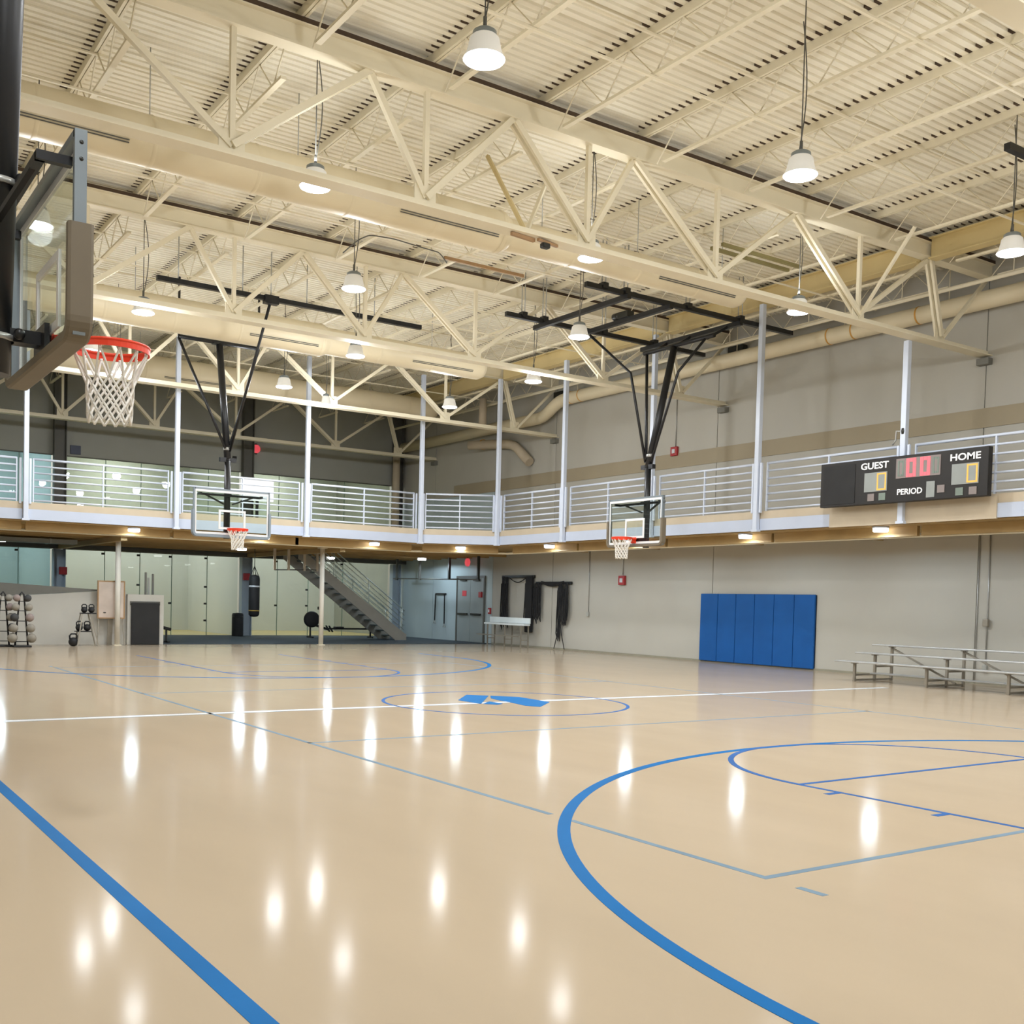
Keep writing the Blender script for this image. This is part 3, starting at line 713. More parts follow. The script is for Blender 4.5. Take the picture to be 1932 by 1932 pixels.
    fg.add(vs, fs).build('rim_skirt', 'rim_orange', rm)
    bk = MB(); bk.b2((-0.07, -0.022, 2.93), (0.07, -0.009, 3.07)); bk.b2((-0.10, -0.17, 3.02), (0.10, -0.02, 3.05))
    bk.prism([(-0.06, -0.02, 2.93), (-0.06, -0.02, 3.02), (-0.06, -0.17, 3.02)], (0.12, 0, 0)); bk.build('rim_bracket', 'rim_orange', t)
    nm = net_mesh(0.226, 3.0); nm.v = [(x, y + ry, z) for x, y, z in nm.v]; nm.build('net', 'net_white', t)
    # rear goal bracket and mast
    S = 'black_steel'; my = 0.36
    gb = MB(); gb.b2((-0.75, 0.17, ZT - 0.13), (0.75, 0.22, ZT - 0.08))
    for s in (-1, 1): gb.b2((s * 0.75 - 0.025, 0.03, ZT - 0.13), (s * 0.75 + 0.025, 0.22, ZT - 0.08))
    gb.build('upper_crossbar', S, t)
    ar = MB(); ar.b2((-0.06, 0.02, 2.98), (0.06, my, 3.06)); ar.b2((-0.16, 0.02, 2.95), (0.16, 0.05, 3.10)); ar.build('lower_arm', S, t)
    ar = MB(); ar.b2((-0.05, 0.2, ZT - 0.12), (0.05, my, ZT - 0.06)); ar.build('upper_arm', S, t)
    for s in (-1, 1): MB().bar((s * 0.1, my - 0.05, ZT - 0.3), (s * 0.62, 0.2, ZT - 0.1), 0.035, 0.035).build('tilt_rod', S, t)
    if kind == 'near':
        MB().tube([(0, 0.325, 2.78), (0, 0.185, 7.9)], 0.11, 24).build('mast', S, t)
        for zz in (2.98, 3.90):
            MB().lathe([(0.11, 0), (0.127, 0.0), (0.127, 0.035), (0.11, 0.035)], (0, 0.325 - 0.027 * (zz - 2.78), zz), 24).build('clamp_ring', 'galv', t)
            MB().ball((-0.1, 0.18, zz + 0.04), 0.035, 10, 6).build('clamp_knob', S, t)
        top = Vector((0, my - 0.03, 7.9))
    else:
        top = Vector((0, 1.07, 7.62))
        MB().tube([(0, my, 2.85), (0, my, 4.75)], 0.075, 20).build('lower_mast', S, t)
        MB().tube([(0, my, 4.7), top], 0.082, 20).build('mast', S, t)
        MB().b2((-0.2, my - 0.05, 4.68), (0.2, my + 0.05, 4.78)).build('collar', S, t)
        MB().lathe([(0.066, -0.04), (0.09, -0.03), (0.09, 0.03), (0.066, 0.04)], (0, my + 0.05, 5.0), 16).build('clamp_ring', 'galv', t)
    if kind == 'right':                                       # hinge bar, two long rails, cross bars, folding braces
        MB().tube([(-1.05, top.y, top.z + 0.03), (1.3, top.y, top.z + 0.03)], 0.05, 12).build('hinge_bar', S, t)
        for x in (-1.45, 1.42):
            MB().b2((x - 0.05, -2.78, 8.0), (x + 0.05, 3.5, 8.1)).build('ceiling_rail', S, t)
            for yy in (-2.3, -1.7, 0.1, 1.75):
                MB().box((x, yy, 8.1), (0.16, 0.14, 0.12)).build('rail_clamp', S, t)
                for q in (-0.06, 0.06): MB().tube([(x + q, yy, 8.16), (x + q, yy, 9.06)], 0.012, 5).build('hanger_bolt', 'galv', t)
        for yy in (-1.75, -0.55, 1.6): MB().b2((-1.75, yy - 0.05, 7.9), (1.6, yy + 0.05, 8.0)).build('cross_bar', S, t)
        w_ = MB(); w_.box((0.1, -0.55, 8.07), (0.35, 0.2, 0.14)); w_.tube([(-0.3, -0.55, 8.1), (-0.1, -0.55, 8.1)], 0.08, 12); w_.build('winch', 'metal_dark', t)
        for x in (-0.8, 0.0, 1.2): MB().bar((x, 1.6, 7.95), (x * 0.9, top.y, top.z), 0.06, 0.06).build('strut', S, t)
        for s, p in ((-1, [(-0.10, my, 4.85), (-0.62, 0.28, 7.0), (-1.42, -0.35, 7.95)]), (1, [(0.10, my, 4.85), (0.55, 0.7, 6.9), (1.05, top.y, top.z + 0.03)])):
            MB().tube(p, 0.032, 8).build('brace', S, t)
        for s, p in ((-1, [(-0.08, my, 4.9), (-0.95, top.y, top.z)]),): MB().tube(p, 0.036, 8).build('brace', S, t)
    if kind == 'far':
        MB().tube([(-1.0, top.y, top.z + 0.03), (1.0, top.y, top.z + 0.03)], 0.05, 12).build('hinge_bar', S, t)
        MB().box((0, top.y, top.z), (0.34, 0.16, 0.05)).build('hinge_plate', S, t)
        MB().b2((-2.45, -2.1, 7.97), (3.85, -2.0, 8.07)).build('ceiling_rail', S, t)
        for x in (-2.0, -0.6, 0.05, 0.9, 2.6): MB().tube([(x, -2.05, 8.05), (x, -2.05, 9.06)], 0.012, 5).build('hanger_bolt', 'galv', t)
        MB().box((0.05, -2.05, 8.0), (0.32, 0.16, 0.18)).build('rail_clamp', S, t)
        MB().tube([(-0.06, my, 5.0), (-1.0, top.y, top.z)], 0.034, 8).build('brace', S, t)
        MB().tube([(0.06, my, 5.1), (1.0, top.y, top.z)], 0.034, 8).build('brace', S, t)
        MB().tube([(0.05, my, 4.95), (0.05, -2.05, 8.0)], 0.034, 8).build('brace', S, t)
        for s in (-1, 1):
            MB().tube([(s * 1.0, top.y, top.z), (s * 1.0, top.y, 9.06)], 0.03, 8).build('hanger', S, t)
    if kind == 'near':
        MB().b2((-1.4, my - 0.1, 7.9), (1.4, my, 8.0)).build('cross_bar', S, t)
    return t
backstop('near left glass basketball hoop with brown edge padding', (-7.58, -5.82, 0), PI / 2, 'pad_taupe', 'near')
backstop('far suspended glass hoop in front of the back gallery', (0.0, 11.54, 0), 0.0, 'pad_grey', 'far')
backstop('right hand suspended glass hoop above the blue wall padding', (7.58, 5.82, 0), -PI / 2, 'pad_taupe', 'right')

# other rails under the roof
o = MB().b2((5.9, -4.0, 8.25), (12.0, -3.9, 8.35)).build('ceiling_rail', 'black_steel', origin=(6, -4, 8.25)); tag(o, 'black ceiling rail at the top right corner of the view', 'rail')
o = MB().b2((2.04, 5.42, 8.27), (3.97, 5.47, 8.33)).build('ceiling_rail', 'wood_trim', origin=(2.04, 5.42, 8.27)); tag(o, 'thin brown rail under the roof with a loose cable', 'rail')
pts = smooth_path([(2.1, 5.44, 8.2), (1.9, 5.4, 8.36), (1.46, 5.26, 8.32), (0.75, 5.16, 8.32), (0.3, 5.3, 8.34), (0.2, 5.6, 8.30), (-0.1, 5.6, 8.0)], 0.1, 4)
o = MB().tube(pts, 0.012, 5).build('loose_cable', 'steel_dark', origin=(1, 5.3, 8.3)); tag(o, 'dark loose cable trailing from the brown roof rail', 'cable')
for k, dy in enumerate((0, 0.28)):
    o = MB().b2((5.75, 1.5 + dy, 8.27), (7.92, 1.56 + dy, 8.33)).build('ceiling_rail', 'olive', origin=(5.75, 1.5, 8.27)); tag(o, 'olive rail of the pair behind the nearest truss, %s one' % ('nearer', 'farther')[k], 'rail', 'olive rail pair')
t = thing('chord_sensor', 'small grey sensor with brown brackets under the nearest truss', 'sensor', (0.35, 0.2, 6.94))
MB().bar((-0.35, -0.05, -0.03), (0.1, 0.0, -0.03), 0.05, 0.05).build('bracket', 'wood_trim', t); MB().bar((0.1, -0.1, -0.04), (0.55, 0.02, -0.02), 0.04, 0.04).build('bracket', 'wood_trim', t)
MB().box((0.25, -0.08, -0.1), (0.14, 0.1, 0.08)).build('housing', 'metal_dark', t, bevel=0.02)
# ------------------------------------------------------------------ scoreboard
def text_mesh(txt, size, depth=0.004):
    cu = bpy.data.curves.new('txt', 'FONT'); cu.body = txt; cu.size = size; cu.extrude = depth; cu.offset = size * 0.022
    cu.align_x = 'CENTER'; cu.align_y = 'CENTER'; cu.resolution_u = 3
    o = bpy.data.objects.new('txt', cu); C.objects.link(o)
    dg = bpy.context.evaluated_depsgraph_get(); me = bpy.data.meshes.new_from_object(o.evaluated_get(dg))
    bpy.data.objects.remove(o); bpy.data.curves.remove(cu)
    return me
SBX = 9.62
t = thing('scoreboard', 'black electronic scoreboard hung on the track railing', 'scoreboard', (SBX, 0.3, 3.68))
def yz(y, z): return (y - 0.3, z - 3.68)
MB().b2((0, -1.9, 0.0), (0.14, 1.9, 0.92)).build('case', 'score_black', t, bevel=0.01)
MB().b2((-0.008, 1.02, 0.05), (0.0, 1.82, 0.86)).build('blank_panel', 'black_rubber', t)
def plate(y0, y1, z0, z1, m, nm, th=0.01):
    (a, c), (b, d) = yz(y0, z0), yz(y1, z1)
    return MB().b2((-th, min(a, b), c), (0.0, max(a, b), d)).build(nm, m, t)
def seg0(parent, y0, y1, z0, z1, m, on='abcdef', wdt=0.035, nm='lit_segment'):
    (a, c), (b, d) = yz(y0, z0), yz(y1, z1); lo, hi = min(a, b), max(a, b); md = (c + d) / 2
    R = {'b': (lo, lo + wdt, md, d), 'c': (lo, lo + wdt, c, md), 'f': (hi - wdt, hi, md, d), 'e': (hi - wdt, hi, c, md), 'a': (lo + wdt, hi - wdt, d - wdt, d), 'd': (lo + wdt, hi - wdt, c, c + wdt)}
    for k in on:
        q = R[k]; MB().b2((-0.014, q[0] + 0.002, q[2] + 0.002), (-0.010, q[1] - 0.002, q[3] - 0.002)).build(nm, m, parent)
gp = plate(1.09, 0.55, 3.93, 4.32, 'score_panel', 'guest_display'); seg0(gp, 0.79, 0.57, 3.95, 4.30, 'seg_orange')
hp = plate(-0.87, -1.42, 3.93, 4.32, 'score_panel', 'home_display'); seg0(hp, -1.18, -1.40, 3.95, 4.30, 'seg_orange')
ck = plate(0.35, -0.63, 4.15, 4.54, 'score_mauve', 'clock_display')
seg0(ck, 0.12, -0.10, 4.16, 4.53, 'seg_red', wdt=0.07); seg0(ck, -0.19, -0.41, 4.16, 4.53, 'seg_red', wdt=0.07)
seg0(ck, 0.31, 0.17, 4.19, 4.50, 'score_green', 'abcdef', 0.04, 'dark_segment'); seg0(ck, -0.46, -0.60, 4.19, 4.50, 'score_green', 'abcdef', 0.04, 'dark_segment')
plate(-0.34, -0.52, 3.73, 4.04, 'score_panel', 'period_display')
for y0, z0, m_ in ((1.0, 3.745, 'score_mauve'), (0.735, 3.745, 'score_green'), (-0.575, 3.805, 'score_mauve'), (-0.96, 3.725, 'score_green'), (-1.235, 3.725, 'score_mauve')):
    plate(y0, y0 - 0.155, z0, z0 + 0.145, m_, 'small_display')
for txt, y, z, wd, hh in (('GUEST', 0.855, 4.46, 0.66, 0.14), ('HOME', -1.14, 4.45, 0.62, 0.135), ('PERIOD', 0.03, 3.88, 0.56, 0.12)):
    me = text_mesh(txt, 0.2); xs = [v.co.x for v in me.vertices]; ys = [v.co.y for v in me.vertices]
    kx, ky = wd / (max(xs) - min(xs)), hh / (max(ys) - min(ys)); cx, cy = (max(xs) + min(xs)) / 2, (max(ys) + min(ys)) / 2
    for v in me.vertices:
        a, b_, c_ = (v.co.x - cx) * kx, (v.co.y - cy) * ky, v.co.z
        v.co = (-0.004 - c_, -a, b_)
    me.materials.clear(); me.materials.append(MATS['score_text'])
    o = bpy.data.objects.new('lettering', me); C.objects.link(o); o.parent = t; p_ = yz(y, z); o.location = (0, p_[0], p_[1])
for y in (-1.2, 0.1, 1.3): MB().bar((0.12, y, 0.45), (0.42, y, 0.45), 0.05, 0.05).build('mounting_bracket', 'grey_steel', t)
t = thing('valve_fitting', 'small pipe fitting clamped to the hanger post above the scoreboard', 'fitting', (9.93, 0.4, 4.98))
MB().lathe([(0.0, 0.07), (0.05, 0.06), (0.06, 0.0), (0.05, -0.06), (0.0, -0.07)], (-0.04, 0, 0.15), 12).build('body', 'metal_dark', t)
MB().tube([(-0.04, 0.02, 0.15), (-0.06, 0.16, 0.17), (-0.06, 0.17, -0.02), (-0.06, 0.24, -0.1)], 0.018, 8).build('arm', 'galv', t)

# ------------------------------------------------------------------ blue wall padding, six panels
t = thing('wall_padding', 'blue vinyl wall padding of six panels on the right wall', 'wall pad', (XR, 6.36, 0.0))
MB().b2((-0.018, -1.96, 0.02), (-0.001, 1.96, 1.86)).build('backing', 'pad_gap', t)
for k in range(6):
    y0 = -1.96 + k * 0.653
    MB().b2((-0.075, y0 + 0.006, 0.03), (-0.018, y0 + 0.647, 1.87)).build('pad_panel', 'pad_blue', t, bevel=0.016, seg=3)

# ------------------------------------------------------------------ bleacher
t = thing('bleacher', 'low aluminium three row bleacher by the right wall', 'bleacher', (10.0, 0, 0))
for x, z in ((0.0, 0.43), (0.68, 0.60), (1.26, 0.77)):
    MB().b2((x - 0.13, -6.5, z - 0.035), (x + 0.13, 1.88, z)).build('seat_plank', 'alu', t, bevel=0.008)
for x, z in ((0.42, 0.19), (1.0, 0.36)):
    MB().b2((x - 0.12, -6.3, z - 0.03), (x + 0.12, 1.30, z)).build('foot_plank', 'alu', t, bevel=0.008)
for yy in (1.45, -0.25, -1.95, -3.65, -5.4):
    fr = thing('frame', '', ''); 
    for kk in ('label', 'category'):
        if kk in fr: del fr[kk]
    fr.parent = t; fr.location = (0, yy, 0)
    for x, z in ((0.0, 0.395), (0.68, 0.565), (1.26, 0.735)):
        MB().b2((x - 0.025, -0.025, 0.0), (x + 0.025, 0.025, z)).build('leg', 'alu_dark', fr)
        MB().b2((x - 0.09, -0.03, z - 0.02), (x + 0.09, 0.03, z)).build('seat_bracket', 'alu_dark', fr)
    for a_, b_ in (((0.0, 0, 0.03), (1.26, 0, 0.03)), ((0.0, 0, 0.14), (0.68, 0, 0.14)), ((0.68, 0, 0.31), (1.26, 0, 0.31))): MB().bar(a_, b_, 0.04, 0.04).build('cross_rail', 'alu_dark', fr)
for y0, y1 in ((1.45, -0.25), (-0.25, -1.95), (-1.95, -3.65)):
    MB().bar((1.26, y0, 0.70), (1.0, y1, 0.05), 0.035, 0.035).build('diagonal_brace', 'alu_dark', t)

# ------------------------------------------------------------------ white bench and hanging straps on the right wall
t = thing('bench', 'white metal bench in front of the black strap racks', 'bench', (11.75, 17.0, 0))
MB().b2((-0.13, -1.25, 0.73), (0.13, 1.15, 0.79)).build('seat', 'bench_white', t, bevel=0.01)
MB().b2((0.11, -1.25, 0.80), (0.15, 1.15, 0.99)).build('backrest', 'bench_white', t, bevel=0.01)
for yy in (-1.05, -0.1, 0.95):
    for x in (-0.1, 0.2): MB().b2((x - 0.02, yy - 0.02, 0), (x + 0.02, yy + 0.02, 0.73)).build('leg', 'alu_dark', t)
    MB().bar((-0.1, yy, 0.25), (0.2, yy, 0.25), 0.03, 0.03).build('leg_rail', 'alu_dark', t)
MB().b2((-0.35, -1.1, 0.36), (-0.2, 1.3, 0.39)).build('foot_board', 'alu_dark', t)
def strap_rack(label, yc, wd, ztop, bundles):
    t = thing('strap_rack', label, 'rack', (XR - 0.06, yc, 0))
    MB().b2((-0.05, -wd / 2, ztop - 0.09), (0.04, wd / 2, ztop)).build('top_bar', 'black_steel', t, bevel=0.01)
    for k, (y, wid, z1, n) in enumerate(bundles):
        for j in range(n):
            yy = y + (j / max(1, n - 1) - 0.5) * wid; zb = z1 + random.uniform(0, 0.35); dx = -0.04 - 0.05 * random.random()
            pts = []; am = random.uniform(0.01, 0.05); ph = random.uniform(0, 6)
            for i in range(9):
                u = i / 8; pts.append((dx, yy + am * math.sin(ph + u * 5) * u, ztop - 0.05 + (zb - ztop + 0.05) * u))
            for i in range(1, 8):
                u = 1 - i / 8; pts.append((dx - 0.02, yy + 0.03 + am * math.sin(ph + u * 5) * u + 0.03 * u, ztop - 0.05 + (zb - ztop + 0.05) * u))
            MB().tube(pts, 0.02, 5).build('strap', 'black_fabric', t)
    return t
t = strap_rack('tall black strap rack behind the white bench', 17.07, 1.9, 2.44, [(0.72, 0.35, 0.5, 7), (-0.72, 0.32, 0.45, 4)])
MB().b2((-0.1, -0.92, 0.5), (0.0, -0.55, 2.4)).build('black_panel', 'black_fabric', t, bevel=0.02)
pts = [(-0.06, 0.45 - 0.1 * k, 2.36 - 0.16 * math.sin(k / 10 * PI)) for k in range(11)]
MB().tube(pts, 0.018, 6).build('loop_cord', 'black_fabric', t)
t = strap_rack('lower black strap rack hung with bundled bands', 15.05, 1.9, 2.22, [(0.78, 0.32, 0.8, 7), (-0.62, 0.5, 0.75, 9), (-0.42, 0.12, 0.15, 4)])
pts = [(-0.06, 0.6 - 0.12 * k, 2.2 - 0.08 * math.sin(k / 10 * PI)) for k in range(11)]
MB().tube(pts, [0.04 + 0.03 * math.sin(k / 10 * PI) for k in range(11)], 8).build('rolled_band', 'black_fabric', t)
MB().tube([(-0.05, -0.45, 0.85), (-0.06, -0.6, 0.4), (-0.08, -0.75, 0.02)], 0.015, 5).build('strap', 'black_fabric', t); MB().tube([(-0.05, -0.4, 0.85), (-0.06, -0.3, 0.4), (-0.08, -0.2, 0.02)], 0.015, 5).build('strap', 'black_fabric', t)
# suspension trainer
t = thing('suspension_trainer', 'black suspension trainer straps with handles on the far right wall', 'trainer', (XR - 0.02, 22.25, 0))
MB().b2((-0.05, -0.36, 1.74), (0.018, 0.36, 1.8)).build('wall_bar', 'black_steel', t)
for s, zb in ((-1, 0.62), (1, 0.74)):
    MB().bar((-0.05, s * 0.33, 1.76), (-0.06, s * 0.36, zb), 0.045, 0.012).build('strap', 'black_fabric', t)
    MB().tube([(-0.06, s * 0.36, zb), (-0.06, s * 0.36 - 0.08, zb - 0.12), (-0.06, s * 0.36 + 0.08, zb - 0.12), (-0.06, s * 0.36, zb)], 0.016, 6).build('handle', 'galv', t)

# double door, signs and alarm devices on the right wall
d1 = MB(); d1.b2((XR - 0.05, 19.18, 0.012), (XR - 0.001, 19.26, 2.45)); d1.b2((XR - 0.05, 21.04, 0.012), (XR - 0.001, 21.12, 2.45)); d1.b2((XR - 0.05, 19.26, 2.37), (XR - 0.001, 21.04, 2.45))
d1 = d1.build('door_1', 'steel_dark'); tag(d1, kind='structure')
for y0, y1 in ((19.27, 20.14), (20.16, 21.03)):
    lf = MB().b2((XR - 0.035, y0, 0.02), (XR - 0.002, y1, 2.36)).build('door_leaf', 'door_grey', d1)
    MB().b2((XR - 0.11, y0 + 0.1, 1.0), (XR - 0.06, y1 - 0.1, 1.07)).build('push_bar', 'metal_dark', lf, bevel=0.01)
    MB().b2((XR - 0.1, y0 + 0.25, 2.26), (XR - 0.035, y1 - 0.25, 2.34)).build('door_closer', 'metal_dark', lf)
def device(name, label, cat, c, size, m='red_device', face=None):
    t = thing(name, label, cat, c)
    MB().box((0, 0, 0), size).build('body', m, t, bevel=min(size) * 0.15)
    if face:
        ax = min(range(3), key=lambda i: size[i]); s2 = [q * 0.45 for q in size]; s2[ax] = 0.012; cc = [0, 0, 0]; cc[ax] = -size[ax] / 2 - 0.005
        MB().box(cc, s2).build('strobe', face, t)
    return t
device('fire_alarm', 'red fire alarm strobe on the right wall under the track', 'fire alarm', (XR - 0.04, 11.67, 2.25), (0.08, 0.28, 0.28), face='silver_tape')
device('fire_alarm', 'red fire alarm strobe on the right wall above the track', 'fire alarm', (XR - 0.04, 9.57, 5.92), (0.08, 0.26, 0.26), face='silver_tape')
device('fire_alarm', 'red alarm box on the back wall column beside the punching bag', 'fire alarm', (5.60, 25.18, 2.22), (0.26, 0.08, 0.26))
device('fire_alarm', 'dark red alarm box on the left back wall column', 'fire alarm', (-0.9, 25.18, 2.2), (0.26, 0.08, 0.26))
device('warning_sign', 'small red sign on the left leaf of the grey door', 'sign', (XR - 0.042, 20.55, 1.80), (0.012, 0.28, 0.20), 'red_sign')
device('alarm_pull', 'red pull box on the right leaf side of the grey door', 'fire alarm', (XR - 0.07, 19.42, 1.76), (0.07, 0.18, 0.2))
device('alarm_pull', 'small red wall box right of the grey door', 'fire alarm', (XR - 0.035, 18.85, 1.18), (0.06, 0.14, 0.22), face='line_white')
t = thing('exit_lamp', 'round red lit exit lamp above the grey door', 'sign', (11.9, 19.75, 2.92))
MB().lathe([(0.0, -0.03), (0.14, -0.03), (0.15, -0.02), (0.15, 0.03), (0.0, 0.03)], (0, 0, 0), 20, 'x').build('disc', 'exit_red', t); MB().tube([(0, 0, 0.14), (0, 0, 0.34)], 0.01, 5).build('stem', 'metal_dark', t)
t = thing('exit_lamp', 'red lit exit lamp on the upper back wall', 'sign', (6.04, YB - 0.04, 7.05))
MB().lathe([(0.0, -0.03), (0.15, -0.03), (0.16, -0.02), (0.16, 0.03), (0.0, 0.03)], (0, 0, 0), 20, 'y').build('disc', 'exit_red', t); MB().box((0, 0.03, 0.0), (0.1, 0.02, 0.4)).build('back_plate', 'metal_dark', t)
device('wall_speaker', 'dark wall box under the roof right of the hoop braces', 'speaker', (XR - 0.12, 7.2, 8.35), (0.2, 0.55, 0.2), 'metal_dark')
device('wall_speaker', 'dark wall box beside the bend of the wall duct', 'speaker', (XR - 0.12, 14.9, 8.3), (0.2, 0.5, 0.2), 'metal_dark')
device('wall_sign', 'small dark blue square sign on the upper back wall at left', 'sign', (-0.45, YB - 0.03, 6.36), (0.34, 0.04, 0.30), 'sign_blue')
device('wall_speaker', 'small dark speaker box on the upper back wall beside the hoop mast', 'speaker', (5.2, YB - 0.06, 6.62), (0.14, 0.1, 0.14), 'metal_dark')
t = thing('lit_screen', 'bright white screen panel standing on the upper gallery', 'screen', (5.5, 24.0, 3.5))
MB().b2((-0.62, -0.03, 1.45), (0.62, 0.03, 2.2)).build('panel', 'screen_lit', t); MB().b2((-0.05, -0.03, 0.0), (0.05, 0.03, 1.45)).build('post', 'metal_dark', t); MB().box((0, 0, 0.02), (0.5, 0.4, 0.04)).build('base', 'metal_dark', t)
# conduits
def conduit(label, y, z0, z1, box=True, x=XR - 0.02):
    t = thing('conduit', label, 'conduit', (x, y, 0))
    MB().tube([(0, 0, z0), (0, 0, z1)], 0.014, 6).build('pipe', 'galv', t)
    if box: MB().box((-0.02, 0, z0 - 0.06), (0.06, 0.1, 0.14)).build('outlet_box', 'box_grey', t, bevel=0.008)
    return t
conduit('thin wall conduit ending in a box right of the strap racks', 13.27, 1.25, 3.24)
conduit('thin wall conduit feeding the alarm strobe under the track', 11.67, 2.42, 3.24, False)
conduit('left of two wall conduits above the bleacher', 0.17, 0.02, 3.24, False)
conduit('right of two wall conduits above the bleacher', -0.07, 0.4, 3.24, True)
t = conduit('thin wall conduit feeding the alarm strobe above the track', 9.55, 6.06, 7.7, False)
device('switch_box', 'small grey switch box on the conduit above the bleacher', 'box', (XR - 0.07, -0.07, 1.31), (0.07, 0.12, 0.16), 'alu_dark')

# ------------------------------------------------------------------ staircase from the gallery
t = thing('staircase', 'grey steel staircase rising to the gallery under the far corner', 'staircase', (0, 0, 0.012))
SX0, SX1, SY0, SY1 = 10.35, 6.1, 21.6, 22.9
n = 17; dx = (SX0 - SX1) / n; dz = 3.22 / n
for yy in (SY0, SY1):
    MB().prism([(SX0 + 0.1, yy - 0.025, 0.0), (SX0 + 0.1, yy - 0.025, 0.2), (SX1, yy - 0.025, 3.22), (SX1, yy - 0.025, 2.84), (SX0 - 0.36, yy - 0.025, 0.0)], (0, 0.05, 0)).build('stringer', 'stair_grey', t)
for k in range(n):
    x = SX0 - (k + 0.5) * dx; z = (k + 1) * dz - 0.03
    if k < n - 1: MB().b2((x - dx / 2, SY0 + 0.03, z - 0.04), (x + dx / 2, SY1 - 0.03, z)).build('tread', 'tread_dark', t)
for yy in (SY0, SY1):
    for q in range(5):
        zz = 0.25 + 0.18 * q
        MB().tube([(SX0 + 0.02, yy, 0.12 + zz), (SX1 + (0.0 if q < 4 else 0.0), yy, 3.2 + zz - (0.0))], 0.02 if q == 4 else 0.013, 7).build('handrail' if q == 4 else 'guard_rail', 'stair_rail', t)
    for fr in (0.02, 0.35, 0.68): 
        x = SX0 + (SX1 - SX0) * fr; z = 0.1 + 3.1 * fr
        MB().tube([(x, yy, z), (x, yy, z + 1.0)], 0.018, 6).build('baluster', 'stair_rail', t)
# hung steel frames under the gallery
t = thing('hanging_frame', 'thin dark steel frame hung under the gallery before the grey door', 'frame', (11.5, 18.4, 2.28))
MB().tube([(0, 0, 0), (0, 6.2, 0.06)], 0.025, 7).build('bottom_bar', 'steel_dark', t)
for yy in (0.0, 1.95, 4.1, 5.9): MB().b2((-0.04, yy - 0.04, 0.0), (0.04, yy + 0.04, 0.97)).build('drop_leg', 'metal_dark' if yy < 3 else 'steel_dark', t)
t = thing('hanging_frame', 'thin tan steel frame hung under the gallery left of the stairs', 'frame', (4.9, 20.8, 2.4))
MB().tube([(0, 0, 0), (1.55, 0, 0.05)], 0.022, 7).build('bottom_bar', 'steel_dark', t)
for x in (0.0, 0.5, 1.08, 1.55): MB().b2((x - 0.04, -0.03, 0.0), (x + 0.04, 0.03, 0.87)).build('drop_leg', 'curb_tan', t)

# ------------------------------------------------------------------ gym equipment
# punching bag
t = thing('punching_bag', 'black hanging punching bag beside the back wall column', 'punching bag', (4.67, 22.0, 0.8))
MB().lathe([(0.0, -0.02), (0.12, 0.0), (0.18, 0.06), (0.185, 0.2), (0.185, 1.3), (0.16, 1.40), (0.0, 1.44)], n=20).build('bag', 'black_rubber', t)
MB().lathe([(0.187, 1.0), (0.19, 1.0), (0.19, 1.06), (0.187, 1.06)], n=20).build('tape_band', 'silver_tape', t); MB().lathe([(0.187, 0.18), (0.189, 0.18), (0.189, 0.22), (0.187, 0.22)], n=20).build('label_band', 'yellow_mark', t)
for k in range(4):
    a = k * PI / 2; MB().tube([(0.14 * math.cos(a), 0.14 * math.sin(a), 1.41), (0, 0, 1.72)], 0.012, 5).build('chain', 'metal_dark', t)
MB().tube([(0, 0, 1.72), (0, 0, 2.472)], 0.012, 5).build('hanger', 'metal_dark', t)
# black cylinder bag on the floor
t = thing('floor_bag', 'black upright cylinder bag standing by the back glass wall', 'bag', (5.18, 24.9, 0.012))
MB().lathe([(0.0, 0.0), (0.2, 0.0), (0.21, 0.03), (0.21, 0.78), (0.19, 0.84), (0.0, 0.86)], n=20).build('body', 'black_rubber', t); MB().lathe([(0.212, 0.7), (0.215, 0.7), (0.215, 0.73), (0.212, 0.73)], n=20).build('band', 'metal_dark', t)
# rowing machine
t = thing('rowing_machine', 'black rowing machine in front of the back glass wall', 'rowing machine', (7.5, 23.6, 0.012))
MB().lathe([(0.0, -0.09), (0.25, -0.09), (0.30, -0.05), (0.30, 0.05), (0.25, 0.09), (0.0, 0.09)], (0.05, 0, 0.68), 24, 'y').build('flywheel', 'black_rubber', t)
MB().bar((0.25, 0, 0.45), (0.75, 0, 0.30), 0.1, 0.08).build('neck', 'black_steel', t)
MB().bar((0.7, 0, 0.34), (2.55, 0, 0.34), 0.08, 0.06).build('rail', 'black_steel', t)
for x, w_ in ((0.0, 0.5), (2.5, 0.4)):
    MB().b2((x - 0.03, -w_ / 2, 0.0), (x + 0.03, w_ / 2, 0.05)).build('foot', 'black_steel', t); MB().b2((x - 0.025, -0.025, 0.0), (x + 0.025, 0.025, 0.5 if x < 1 else 0.33)).build('leg', 'black_steel', t)
MB().b2((1.0, -0.15, 0.36), (1.32, 0.15, 0.42)).build('seat', 'black_rubber', t, bevel=0.02)
MB().bar((0.38, 0, 0.5), (0.42, 0, 1.05), 0.04, 0.04).build('monitor_arm', 'black_steel', t); MB().box((0.38, 0, 1.1), (0.16, 0.14, 0.12)).build('monitor', 'metal_dark', t, bevel=0.02)
for s in (-1, 1): MB().bar((0.85, s * 0.13, 0.22), (0.7, s * 0.13, 0.45), 0.1, 0.03).build('foot_plate', 'black_rubber', t)
